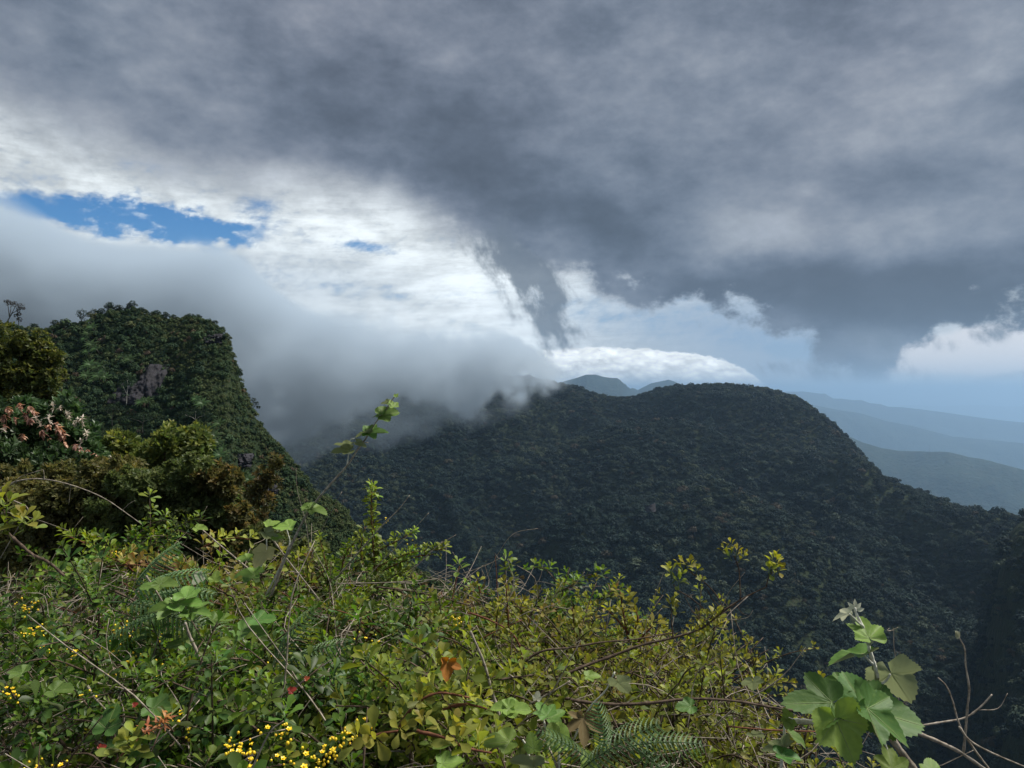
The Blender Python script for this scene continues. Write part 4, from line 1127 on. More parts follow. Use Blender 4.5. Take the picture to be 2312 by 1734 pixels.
slope_shrub('shrub', 'dark shrub between the slope thicket and the tall leafy stem', 'shrub', [(610, 1245, 60, 46, 1.1), (690, 1275, 56, 40, 1), (560, 1290, 60, 40, .9), (640, 1310, 90, 40, 1), (860, 1330, 70, 36, .8), (760, 1320, 70, 36, .8)],
            5.0, m_mid, .036, .018, 520, .2, 9)
slope_shrub('shrub', 'thin shrub with pinkish leaves below the cliff foot', 'shrub', [(600, 1085, 24, 24, .3), (575, 1120, 30, 30, .35), (620, 1050, 16, 20, .15)], 9.5, m_midr, .06, .028, 260, .7, 10)

# ================================================================== trees, ferns and rock on the cliff hill
CZ = lambda a, r: cliff_z(a, r)[0]
def cliff_at(px, py): return hit(px, py, CZ, 62, 215)
def ridge_at(px):
    a = pxaz(px); rr = np.linspace(90, 200, 400); z = cliff_z(np.full(400, a), rr)[0]; k = np.argmax(z / rr)
    return Vector((rr[k] * math.sin(a), rr[k] * math.cos(a), float(z[k])))
m_tree = leaf_mat('hill_tree_leaf', (.022, .042, .022), (.05, .075, .03), rough=.6, spec=.15, trans=.2, vary=.5, hue=.02, scale=1)
m_treer = leaf_mat('dark_tree_leaf', (.035, .030, .022), (.07, .05, .03), rough=.6, spec=.15, trans=.2, vary=.5, hue=.02, scale=1)
m_bright = leaf_mat('tree_fern_leaf', (.032, .062, .018), (.055, .098, .028), rough=.5, spec=.3, trans=.3, vary=.3, hue=.02, scale=1)
m_trunk = bark_mat('hill_trunk', (.05, .045, .04), (.13, .12, .10), 2.0)
m_ptrunk = bark_mat('pale_trunk', (.22, .21, .18), (.38, .36, .32), 2.0)
def hill_tree(label, foot, h, pads, mat, trunk, seed, group=None, tr=.09):
    """foot: world point; h height; pads: (dx, dz, rx, rz) crown pads relative to foot"""
    g = random.Random(seed); random.seed(seed)
    root = tag(empty('tree', foot), label, 'tree', group)
    T_, F_ = Geo(), Geo()
    top = np.array([pads[0][0], 0, pads[0][1]])
    for k, (dx, dz, rx, rz) in enumerate(pads):
        e = np.array([dx, g.uniform(-.3, .3), dz])
        s0 = np.array([0, 0, -.6]) if k == 0 else top * g.uniform(.35, .6)
        T_.tube(catmull([s0, s0 + (e - s0) * .4 + (g.uniform(-.15, .15), 0, .1), s0 + (e - s0) * .75 + (g.uniform(-.15, .15), 0, 0), e], 4), tr if k == 0 else tr * .55, tr * .3, 5)
        leaf_cloud(F_, e, (rx, rx * .8, rz), int(26 + 46 * rx), .17, .10, g, .4, 5, up=.6)
    link('trunk', T_.mesh('trunk', trunk), root)
    link('crown', F_.mesh('crown', mat, smooth=False), root)
    return root
# skyline trees, from the left
p0 = at(8, 735, 150)
hill_tree('gnarled flat topped tree leaning right above the far left skyline', p0, 5, [(2.6, 4.1, 1.5, .35), (1.3, 4.6, 1.1, .3), (3.4, 3.5, .8, .25), (.6, 4.9, .6, .25)], m_treer, m_trunk, 1, tr=.14)
p0 = at(41, 735, 150)
hill_tree('thin bare looking tree just right of the gnarled flat topped tree', p0, 4, [(-.2, 3.2, .35, .5), (.3, 2.3, .4, .35), (-.5, 2.0, .35, .3), (.3, 1.2, .5, .4)], m_treer, m_trunk, 2)
for i, (px, h, w, lab) in enumerate([(75, 1.3, 1.2, 'low bushy tree on the skyline dip at far left'), (124, 1.4, 1.1, 'small round tree where the skyline starts to climb'),
        (185, 2.7, 1.5, 'lone tree with layered flat crown on the rising skyline'), (212, 2.0, 1.5, 'dark tree right of the lone layered tree'), (226, 1.7, 1.2, 'short tree on the left shoulder of the summit'),
        (243, 2.4, .9, 'narrow tree left of the twin headed summit trees'), (250, 2.2, .8, 'ragged tree at the left end of the summit'), (266, 1.5, 1.3, 'broad tree on the summit ridge'),
        (290, 1.6, .8, 'thin branched tree on the summit'), (300, 2.1, 1.0, 'tallest spiky tree on the summit'), (318, 1.0, 1.0, 'low tree right of the spiky summit tree'),
        (352, 1.1, 1.0, 'small tree where the summit begins to fall right'), (374, 1.6, .8, 'tree standing in the notch between the two summits'), (392, 1.2, 1.0, 'low tree left of the second summit'),
        (428, 1.0, 1.2, 'flat tree on the second summit'), (446, 1.1, 1.0, 'small tree right of the second summit top'), (482, 1.0, .9, 'last tree before the cliff corner')]):
    f = ridge_at(px); g = random.Random(70 + i)
    hill_tree(lab, f - Vector((0, 0, 1.0)), h * .9, [(g.uniform(-.2, .2), h + .3, w * .55, h * .16), (-w * .5, h * .75 + .3, w * .4, h * .14), (w * .5, h * .8 + .2, w * .42, h * .14), (g.uniform(-.3, .3), h * .45 + .3, w * .4, h * .2)], m_tree, m_trunk, 100 + i)
for px, py, lab, h, w, s_ in [(555, 893, 'shrubby tree jutting from the upper cliff edge', 1.6, .9, 1), (577, 915, 'tree with bare twigs leaning out from the cliff edge', 2.2, .9, 1),
                     (293, 905, 'tree with a pale straight trunk below the rock face', 4.0, 1.1, 0), (447, 972, 'round crowned tree with pale leaning trunk low on the hill', 3.6, 2.3, 0),
                     (330, 968, 'spreading dark umbrella shaped tree under the rock face', 2.6, 3.0, 0), (262, 952, 'dark round tree left of the umbrella shaped tree', 2.6, 1.6, 0)]:
    if s_:
        a = pxaz(px); f = at(px - 8, py + 8, 150)
        hill_tree(lab, f, h, [(.9, h * .5, w * .6, .3), (.2, h * .8, w * .6, .35), (1.2, h * .15, w * .5, .25)], m_tree, m_trunk, 200 + px)
    else:
        f = cliff_at(px, py) + Vector((0, -1.2, -.3))
        hill_tree(lab, f, h, [(0, h, w, h * .2), (-w * .7, h * .82, w * .7, h * .15), (w * .75, h * .85, w * .7, h * .15)], m_tree, m_ptrunk if px in (293, 447) else m_trunk, 200 + px, tr=.07)

def tree_fern_parts():
    T_, F_ = Geo(), Geo(); random.seed(5); g = random.Random(5)
    T_.tube([(0, 0, -1.2), (0, 0, -.5), (0, 0, 0)], .10, .08, 6)
    for i in range(13):
        th = i * 2.4; L = g.uniform(1.0, 1.35)
        v, f = blade(L, .30, .12, .45, LANC)
        a = R(g.uniform(20, 38)); c, s = math.cos(a), math.sin(a)
        v = v @ np.array([[1, 0, 0], [0, c, s], [0, -s, c]]); c, s = math.cos(th), math.sin(th)
        F_.add(v @ np.array([[c, s, 0], [-s, c, 0], [0, 0, 1]]), f, g.uniform(0, 1))
    return T_.mesh('trunk', m_trunk), F_.mesh('frond_crown', m_bright)
TF = tree_fern_parts()
ferns = [(208, 738), (214, 752), (205, 765), (198, 778), (212, 790), (222, 800), (204, 806), (210, 836), (224, 842), (196, 846), (238, 850), (228, 862), (244, 864), (215, 872), (202, 860), (236, 838),
         (448, 915), (462, 925), (325, 922), (338, 918), (280, 818), (298, 825), (498, 1012), (508, 1024), (502, 1040), (512, 1052), (480, 985), (490, 998), (553, 1085), (566, 1095), (548, 1100), (500, 970)]
for i, (px, py) in enumerate(ferns):
    root = tag(empty('tree_fern', cliff_at(px, py) + Vector((0, -.9, 1.0)), i * 1.3),
               'bright green tree fern ' + ('in the upper left cluster on the hill' if i < 7 else 'in the middle cluster left of the rock face' if i < 16 else 'scattered around the foot of the rock face' if i < 22 else 'in the band running down toward the cliff foot'),
               'tree fern', 'tree ferns in the ' + ('upper left cluster' if i < 7 else 'middle cluster' if i < 16 else 'scatter around the rock face' if i < 22 else 'band toward the cliff foot'))
    s = 0.8 + .5 * ((i * 37) % 10) / 10
    for me_, nm in zip(TF, ('trunk', 'frond_crown')):
        o = link(nm, me_, root); o.scale = (s, s, s)
    root.rotation_euler = (.75, .12 * ((i * 7) % 5 - 2), 0)

# rock face
m_rock, N_, p_ = mat_new('rock')
gpos = N_.node('ShaderNodeNewGeometry')
na = N_.noise(V(N_, gpos.outputs['Position']), .55, 6, .65); nb = N_.noise(V(N_, gpos.outputs['Position']), 2.2, 4, .6)
c_ = N_.mix(N_.smooth(na, .35, .65), (.007, .006, .009), (.022, .020, .027)); c_ = N_.mix(N_.smooth(nb, .60, .72) * .6, c_, (.03, .05, .025))
N_.link(c_, p_.inputs['Base Color']); p_.inputs['Roughness'].default_value = .85
bu = N_.node('ShaderNodeBump'); bu.inputs['Distance'].default_value = .4; bu.inputs['Strength'].default_value = .8; N_.link(na, bu.inputs['Height']); N_.link(V(N_, bu.outputs[0]), p_.inputs['Normal'])
def rock_face(label, px, py, wpx, hpx, seed, depth=.7):
    c = cliff_at(px, py); k = c.length / F_PX; n1, n2 = 40, 34
    u, v = np.meshgrid(np.linspace(-1, 1, n1), np.linspace(-1, 1, n2), indexing='ij')
    rad = np.sqrt(u * u + v * v); edge = 1 + .25 * fbm(np.arctan2(v, u) * 1.2 + seed, u * 0 + seed, 0, 3)
    bul = np.clip(1 - (rad / edge) ** 3, -1.0, 1)
    cr = np.round(fbm(u * 3 + seed, v * 1.6, seed, 4) * 3.5) / 3.5
    X = u * wpx * k * 1.05; Z = v * hpx * k * 1.05
    Y = -bul * depth - cr * .45 + .75 * Z * 1.0 + .12 * fbm(u * 9, v * 9, seed, 3)
    i, j = np.meshgrid(np.arange(n1 - 1), np.arange(n2 - 1), indexing='ij'); q = (i * n2 + j).ravel()
    me = mesh_from('rock_face', np.stack([X, Y, Z], -1), np.stack([q, q + n2, q + n2 + 1, q + 1], 1), m_rock, smooth=False)
    return tag(link('rock_face', me, loc=c + Vector((0, -.3, 0))), label, 'rock')
rock_face('bare purplish grey rock face showing through the scrub of the cliff hill', 340, 862, 26, 34, 2)
rock_face('lower shaded rock slab left of the larger bare rock face', 290, 892, 30, 22, 5, .5)
rock_face('dark rocky band under the cliff corner', 480, 765, 20, 10, 8, .3)
rock_face('small rock outcrop low on the hill near the band of ferns', 545, 1040, 22, 13, 11, .5)
rock_face('lowest rock outcrop near the foot of the cliff hill', 612, 1105, 16, 9, 13, .4)
# pale slab far away in the forest
c = hit(1466, 1150, lambda a, r: mountain_z(a, r)[0], 380, 1400)
n_ = 16; u, v = np.meshgrid(np.linspace(-1, 1, n_), np.linspace(-1, 1, n_), indexing='ij')
i, j = np.meshgrid(np.arange(n_ - 1), np.arange(n_ - 1), indexing='ij'); q = (i * n_ + j).ravel()
tag(link('rock_slab', mesh_from('rock_slab', np.stack([u * 5.5, -3.5 * (1 - u ** 2) + v * 2.0 + .3 * fbm(u * 4, v * 4, 1, 2), v * 4.0 + u * 1.4], -1), np.stack([q, q + n_, q + n_ + 1, q + 1], 1), m_rock), loc=c + Vector((0, -6, 2))),
    'small pale grey rock slab in the middle of the forested mountain side', 'rock')
# mast on the blue ridge
x, y, z = ray(2098, 1016); d = 9100; f = Vector((x / y * d, d, EYE.z + z / y * d))
G_ = Geo(); G_.tube([(0, 0, -40), (0, 0, 20), (0, 0, 58)], 3.0, 1.6, 4); mast = link('mast', G_.mesh('mast', m_trunk), loc=f)
tag(mast, 'tiny thin mast standing on the blue wooded ridge at the right', 'mast')

# ================================================================== traced twigs and branches
def twig(name, label, cat, pts, r0, r1, mat, side=(), seed=0, heads=None, group=None, root_=None):
    """pts: (px, py, depth); side shoots: (index, px, py, depth, radius)"""
    random.seed(seed + 3000); W_ = [at(*p) for p in pts]; base = W_[0]
    root = root_ or tag(empty(name, base), label, cat, group)
    G_ = Geo(); Q = catmull([W_[i] - root.location for i in range(len(W_))], 7); kk = .55 if pts[0][0] > 1990 else .72; G_.tube(Q, r0 * kk, r1 * kk, 6, .16)
    for s in side:
        p = Q[min(len(Q) - 1, s[0])]; e = np.array(at(s[1], s[2], s[3]) - root.location)
        m = (p + e) / 2 + np.random.default_rng(seed).normal(0, .006, 3)
        G_.tube(catmull([p, m, e], 4), s[4] * .75, s[4] * .3, 5, .14)
    o = link('stem', G_.mesh('stem', mat), root)
    return root
TW = [
 ('long pale twig arching over the shrubs at far left', [(-20, 1112, 2.0), (40, 1086, 2.0), (100, 1082, 2.0), (170, 1098, 2.0), (235, 1125, 2.0), (290, 1162, 2.0), (320, 1184, 2.0)], .0030, .0011, m_grey, [(14, 98, 1061, 2.0, .0013), (20, 155, 1140, 2.0, .0010), (33, 305, 1130, 2.0, .0012)]),
 ('straight pale twig rising under the arching twig at far left', [(-10, 1116, 1.9), (30, 1090, 1.9), (50, 1075, 1.9), (98, 1060, 1.9)], .0016, .0007, m_grey, []),
 ('crooked pale twig hanging beside the copper rosette at the left edge', [(30, 1130, 1.6), (58, 1143, 1.6), (62, 1155, 1.6), (50, 1175, 1.6), (-5, 1270, 1.6)], .0020, .0012, m_grey, []),
 ('thick brown branch sloping down right from the copper rosette', [(-10, 1185, 1.6), (30, 1215, 1.6), (70, 1250, 1.6), (110, 1270, 1.6), (145, 1300, 1.6)], .0050, .0035, m_bark, [(14, 78, 1262, 1.55, .002)]),
 ('thin pale stalk crossing behind the copper rosette', [(10, 1155, 1.8), (80, 1172, 1.8), (160, 1200, 1.8)], .0011, .0006, m_grey, []),
 ('pale dead zigzag stick among the yellow flowers', [(418, 1405, 1.35), (430, 1440, 1.35), (448, 1478, 1.35), (458, 1505, 1.35), (474, 1548, 1.35)], .0028, .0052, m_grey, [(27, 438, 1570, 1.35, .0035), (26, 530, 1540, 1.35, .0030)]),
 ('forked pale dead twig left of the zigzag stick', [(195, 1545, 1.3), (210, 1570, 1.3), (222, 1585, 1.3), (260, 1622, 1.3)], .0030, .0018, m_grey, [(12, 232, 1560, 1.3, .0010)]),
 ('upright pale twig with white knot below the flowers', [(280, 1632, 1.2), (278, 1600, 1.2), (270, 1570, 1.2), (284, 1552, 1.2)], .0022, .0010, m_grey, []),
 ('long pale cane rising right beside the red leaf', [(540, 1625, 1.2), (600, 1590, 1.2), (660, 1556, 1.2), (700, 1525, 1.2), (748, 1490, 1.2)], .0022, .0016, m_grey, [(14, 610, 1560, 1.2, .001)]),
 ('pale curved twig left of the red leaf', [(548, 1537, 1.3), (570, 1535, 1.3), (600, 1547, 1.3), (622, 1550, 1.3)], .0024, .0014, m_grey, []),
 ('dark branch slanting under the yellow green rosettes', [(260, 1335, 1.9), (300, 1355, 1.9), (345, 1385, 1.9), (400, 1402, 1.9)], .0040, .0030, m_bark, []),
 ('dark branch sloping from the heart leaf down to the right', [(350, 1270, 1.95), (410, 1295, 1.95), (470, 1320, 1.95), (530, 1350, 1.95)], .0042, .0030, m_bark, [(10, 446, 1250, 1.95, .0016)]),
 ('leaning pale stick crossing the heart leaf plant', [(600, 1345, 1.8), (660, 1290, 1.8), (720, 1355, 1.8)], .0016, .0012, m_grey, []),
 ('long grey cane descending right of the tall leafy stem', [(610, 1210, 1.75), (650, 1265, 1.75), (690, 1315, 1.75), (722, 1355, 1.75)], .0030, .0018, m_grey, []),
 ('slender stick rising right past the leafy spire', [(755, 1310, 2.0), (820, 1235, 2.0), (860, 1190, 2.0), (900, 1150, 2.0), (925, 1118, 2.0)], .0030, .0014, m_grey, []),
 ('thin twig rising toward the forest right of the spire', [(800, 1340, 2.0), (860, 1270, 2.0), (920, 1210, 2.0), (968, 1158, 2.0)], .0016, .0008, m_grey, []),
 ('curved thin twig bending right above the olive bushes', [(910, 1325, 2.0), (940, 1280, 2.0), (985, 1235, 2.0), (1030, 1207, 2.0)], .0016, .0008, m_grey, []),
 ('fine twig standing left of the spire above the cliff foot', [(700, 1270, 2.2), (712, 1230, 2.2), (740, 1170, 2.2), (772, 1110, 2.2)], .0014, .0007, m_grey, []),
 ('fine hooked twig above the cliff foot', [(700, 1250, 2.3), (690, 1180, 2.3), (672, 1110, 2.3), (668, 1058, 2.3)], .0012, .0007, m_grey, []),
 ('long grey twig arching over the bushes toward the hooked tip', [(760, 1318, 1.9), (880, 1315, 1.9), (980, 1308, 1.9), (1050, 1293, 1.9), (1100, 1275, 1.9), (1130, 1260, 1.9)], .0020, .0011, m_grey, [(26, 1095, 1330, 1.9, .0008), (34, 1118, 1250, 1.9, .0010)]),
 ('brown cane running right under the long arching twig', [(850, 1325, 1.85), (930, 1335, 1.85), (1000, 1350, 1.85), (1070, 1370, 1.85)], .0028, .0020, m_bark, []),
 ('bent hair thin twig above the olive bushes', [(1095, 1310, 2.0), (1125, 1250, 2.0), (1160, 1205, 2.0), (1215, 1193, 2.0)], .0012, .0007, m_grey, []),
 ('upright rusty stalk with dry leaves behind the coppery buds', [(1125, 1370, 1.95), (1122, 1320, 1.95), (1120, 1280, 1.95), (1118, 1255, 1.95)], .0018, .0010, m_redstem, []),
 ('upright curved pale twig right of the rusty stalk', [(1150, 1345, 1.95), (1160, 1310, 1.95), (1150, 1280, 1.95), (1146, 1262, 1.95)], .0016, .0008, m_grey, []),
 ('thin level twig over the open valley gap', [(1095, 1350, 1.95), (1150, 1352, 1.95), (1208, 1352, 1.95)], .0010, .0006, m_grey, []),
 ('long thin twig curving up toward the forest in mid frame', [(1150, 1410, 1.8), (1185, 1385, 1.8), (1230, 1372, 1.8), (1260, 1360, 1.8), (1290, 1330, 1.8), (1320, 1291, 1.8)], .0018, .0008, m_grey, [(17, 1335, 1378, 1.8, .0010)]),
 ('red arching cane over the dense olive bush', [(1060, 1383, 1.55), (1110, 1402, 1.55), (1150, 1425, 1.55), (1172, 1455, 1.55), (1181, 1495, 1.55)], .0026, .0022, m_redstem, []),
 ('dark rising branch, upper one of the fork', [(1135, 1535, 1.45), (1180, 1497, 1.45), (1225, 1470, 1.45), (1290, 1462, 1.45), (1360, 1450, 1.45), (1430, 1444, 1.45), (1520, 1428, 1.45)], .0040, .0018, m_bark, []),
 ('tall pale leaning stick in front of the olive bushes', [(1136, 1740, 1.1), (1134, 1680, 1.1), (1128, 1620, 1.1), (1110, 1560, 1.1), (1092, 1495, 1.1), (1062, 1425, 1.1)], .0042, .0022, m_grey, []),
 ('bleached white stick slanting behind the fern', [(1295, 1670, 1.15), (1330, 1600, 1.15), (1368, 1558, 1.15), (1388, 1517, 1.15)], .0020, .0016, m_wool, []),
 ('grey stick slanting beside the broad yellow green leaves', [(1195, 1590, 1.15), (1245, 1563, 1.15), (1287, 1538, 1.15)], .0018, .0022, m_grey, []),
 ('grey brown stick reaching up from the bottom centre', [(565, 1745, .95), (590, 1690, .95), (612, 1650, .95), (640, 1628, .95)], .0020, .0012, m_grey, []),
 ('long level dark branch crossing to the bramble', [(1240, 1565, 1.2), (1300, 1582, 1.2), (1380, 1590, 1.2), (1460, 1588, 1.2), (1560, 1578, 1.2), (1660, 1583, 1.2), (1760, 1600, 1.2), (1860, 1612, 1.2)], .0042, .0022, m_bark, []),
 ('thin red brown rod running level under the bramble', [(1640, 1640, 1.05), (1740, 1648, 1.05), (1845, 1652, 1.05)], .0016, .0014, m_redstem, []),
 ('tall bare twig with a fluffy dry head at the right', [(2175, 1700, .95), (2180, 1650, .95), (2184, 1600, .95), (2188, 1555, .95), (2180, 1500, .95), (2178, 1465, .95), (2166, 1440, .95)], .0028, .0013, m_grey, []),
 ('bare leaning twig crossing the tall one at the right', [(2240, 1745, .92), (2195, 1685, .92), (2166, 1635, .92), (2150, 1580, .92), (2136, 1548, .92), (2118, 1530, .92)], .0022, .0010, m_grey, []),
 ('thin straight dry stalk behind the pale bramble leaf', [(2030, 1640, 1.0), (2028, 1560, 1.0), (2023, 1495, 1.0), (2018, 1455, 1.0), (2018, 1418, 1.0)], .0016, .0009, m_grey, [(27, 2008, 1418, 1.0, .0008), (27, 2028, 1416, 1.0, .0008)]),
 ('bud tipped branch reaching right past the bare twigs', [(2080, 1638, .98), (2130, 1630, .98), (2180, 1620, .98), (2215, 1595, .98), (2240, 1568, .98)], .0026, .0018, m_grey, [(19, 2275, 1565, .98, .0010)]),
 ('long brown branch sloping to the bottom right corner', [(2065, 1652, .9), (2120, 1675, .9), (2170, 1700, .9), (2235, 1745, .9)], .0042, .0034, m_grey, []),
 ('pale thin branch running off the right bottom edge', [(2165, 1640, .9), (2190, 1672, .9), (2240, 1700, .9), (2330, 1738, .9)], .0022, .0018, m_grey, []),
]
for i, (lab, pts, r0, r1, mt, sd) in enumerate(TW):
    twig('branch' if r0 > .0035 else 'twig', lab, 'branch' if r0 > .0035 else 'twig', pts, r0, r1, mt, sd, i)

# forked branch carrying the golden sprigs at the right
random.seed(77); gs = random.Random(77)
fk = twig('sprig', 'long dark forked branch carrying golden tipped sprigs against the forest', 'branch',
          [(1140, 1668, 1.35), (1195, 1600, 1.35), (1245, 1543, 1.37), (1310, 1508, 1.38), (1380, 1482, 1.4), (1450, 1456, 1.4), (1520, 1440, 1.4), (1585, 1418, 1.4), (1635, 1378, 1.4), (1680, 1350, 1.4), (1730, 1325, 1.4)],
          .0048, .0016, m_bark, [(54, 1672, 1350, 1.4, .0016), (56, 1590, 1320, 1.4, .0014), (50, 1545, 1345, 1.4, .0014), (48, 1500, 1435, 1.4, .0012), (60, 1690, 1390, 1.4, .001)], 91)
def traced(root, pts, r0, r1, mat, seed=0, nm='stem'):
    random.seed(seed); G_ = Geo(); G_.tube(catmull([np.array(at(*p) - root.location) for p in pts], 6), r0, r1, 5, .15); return link(nm, G_.mesh(nm, mat), root)
traced(fk, [(1672, 1352, 1.4), (1670, 1310, 1.4), (1668, 1285, 1.4), (1658, 1255, 1.4)], .0014, .0009, m_bark, 1)
traced(fk, [(1636, 1378, 1.4), (1615, 1340, 1.4), (1585, 1310, 1.4), (1555, 1290, 1.4)], .0013, .0009, m_bark, 2)
traced(fk, [(1730, 1325, 1.4), (1735, 1305, 1.4), (1745, 1290, 1.4)], .0014, .0009, m_bark, 3)
traced(fk, [(1590, 1375, 1.4), (1560, 1350, 1.4), (1535, 1335, 1.4), (1520, 1320, 1.4)], .0012, .0008, m_bark, 4)
traced(fk, [(1520, 1440, 1.4), (1516, 1400, 1.4), (1516, 1375, 1.4)], .0012, .0008, m_bark, 5)
traced(fk, [(1690, 1345, 1.4), (1640, 1395, 1.38), (1685, 1395, 1.38), (1700, 1378, 1.38)], .0009, .0006, m_grey, 6)
for (x, y, s, k) in [(1652, 1238, .9, 2), (1640, 1248, .8, 1), (1662, 1250, .8, 2), (1670, 1262, .9, 1), (1650, 1258, .8, 0), (1742, 1280, 1.2, 2), (1752, 1275, 1.1, 2), (1736, 1290, 1.0, 1), (1748, 1294, 1.0, 1), (1758, 1290, .9, 2),
                     (1548, 1275, 1.0, 2), (1538, 1280, .9, 2), (1562, 1285, .9, 1), (1572, 1290, .8, 1), (1516, 1295, 1.0, 2), (1522, 1308, 1.1, 0), (1532, 1318, .9, 0), (1514, 1358, .9, 2), (1518, 1374, 1.0, 1), (1526, 1384, .8, 0),
                     (1606, 1390, 1.1, 2), (1620, 1400, 1.0, 2), (1598, 1402, 1.0, 1), (1612, 1414, .9, 1), (1585, 1425, .9, 2), (1595, 1440, .9, 1), (1570, 1450, .9, 1), (1556, 1465, .9, 2)]:
    place(fk, 'leaf_rosette', gs.choice(ROS['olive'][k]), local(fk, at(x, y + 4, 1.4)), (gs.gauss(0, .3), gs.gauss(-.15, .3), 1), s, gs.uniform(0, 6))
# copper rosettes at the left edge
cr = twig('sprig', 'large copper edged rosettes on a brown stem at the left edge', 'sprig', [(20, 1215, 1.5), (15, 1180, 1.5), (8, 1150, 1.5)], .003, .002, m_bark, [], 95)
for (x, y, s, k, dr) in [(8, 1135, 1.5, 2, (0, -.2, 1)), (14, 1150, 1.3, 1, (.3, -.2, 1)), (55, 1180, 1.4, 2, (.1, -.3, 1)), (45, 1185, 1.2, 1, (-.2, -.2, 1)), (0, 1160, 1.3, 1, (-.3, -.3, 1)), (68, 1185, 1.1, 1, (.5, -.2, .8)), (8, 1190, 1.1, 0, (.2, -.3, 1)), (25, 1210, 1.1, 0, (-.2, -.3, 1))]:
    place(cr, 'leaf_rosette', gs.choice(ROS['lime'][k]), local(cr, at(x, y + 8, 1.5)), dr, s, gs.uniform(0, 6))
# orange young shoot
os_ = twig('shoot', 'bright orange young shoot with narrow leaves at the lower left', 'shoot', [(262, 1718, 1.05), (290, 1690, 1.05), (325, 1660, 1.05), (355, 1640, 1.05), (372, 1622, 1.05)], .0020, .0012, m_redstem, [], 96)
m_orange = leaf_mat('orange_leaf', (.42, .15, .05), (.50, .24, .08), rough=.5, trans=.35, vary=.3)
OR_ = bunch('young_leaf_cluster', m_orange, 6, .022, .006, (10, 60), 61)
for (x, y) in [(372, 1620), (360, 1634), (345, 1645), (330, 1652), (372, 1635), (325, 1650)]:
    place(os_, 'young_leaf_cluster', OR_, local(os_, at(x, y, 1.04)), (.5, -.2, .8), gs.uniform(.45, .65), gs.uniform(0, 6))
for (x, y, s) in [(290, 1692, 1.0), (270, 1712, 1.0), (305, 1670, .9), (300, 1710, .9)]:
    place(os_, 'leaf_rosette', gs.choice(ROS['lime'][1]), local(os_, at(x, y, 1.03)), (.2, -.5, 1), s, gs.uniform(0, 6))

# ================================================================== lobed leaves
def lobed(L, lobes=((90, 1.0, 26), (28, .74, 22), (152, .74, 22)), sinus=.46, cup=.12, nr=7, na=91, teeth=.030, seed=0, wave=.03, base_cut=.30):
    """palmate leaf: attachment at the origin, tip along +Y, face up +Z"""
    g = np.random.default_rng(seed); th = np.linspace(-math.pi / 2 + .22, 1.5 * math.pi - .22, na)
    d = np.degrees(th); rad = np.full(na, sinus)
    for a, l, w in lobes:
        x = np.abs((d - a + 180) % 360 - 180); rad = np.maximum(rad, sinus * .86 + (l - sinus * .86) * (.62 * np.clip(1 - x / (w * 1.45), 0, 1) + .38 * np.clip(1 - (x / (w * 1.45)) ** 2, 0, 1)))
    lowb = np.clip((np.abs((d - 270 + 180) % 360 - 180)) / 60, 0, 1); rad *= (base_cut + (1 - base_cut) * lowb)
    rad *= 1 + teeth * np.where(np.arange(na) % 2, 1, -1) * np.clip(lowb, .2, 1)
    vs, fs, tt = [(0, 0, 0)], [], [.5]
    for i in range(1, nr + 1):
        t = i / nr
        for k in range(na):
            r = rad[k] * t * L
            x = r * math.cos(th[k]); y = r * math.sin(th[k])
            vein = min(abs((d[k] - a + 180) % 360 - 180) for a, l, w in lobes)
            z = cup * L * t * t * (1 if cup > 0 else 1) * .6 - cup * L * .9 * (y / L) ** 2 * (1 if y > 0 else .4) + L * .045 * t * min(vein / 18, 1) + wave * L * t * t * math.sin(th[k] * 5 + seed)
            z += L * .006 * math.sin(t * 30 + abs(vein) * .25) * (vein > 3)
            vs.append((x, y, z)); tt.append(.42 * max(0, 1 - vein / 5) * (1 - .5 * t) + .16 * (math.sin(t * 26 - abs(vein) * .22) > .86) * (vein < 30))
    for k in range(na - 1): fs.append((0, 1 + k, 2 + k))
    for i in range(nr - 1):
        for k in range(na - 1):
            a = 1 + i * na + k; fs.append((a, a + na, a + na + 1, a + 1))
    return np.array(vs), fs, np.array(tt)
LOB3 = ((90, 1.0, 26), (30, .72, 22), (150, .72, 22)); LOB5 = ((90, 1.0, 22), (38, .86, 19), (142, .86, 19), (-12, .6, 18), (192, .6, 18)); HEART = ((90, 1.0, 34), (25, .66, 30), (155, .66, 30))
m_vein = leaf_mat('leaf_vein', (.16, .24, .09), (.26, .33, .14), rough=.6, spec=.2, trans=.2, vary=.1)
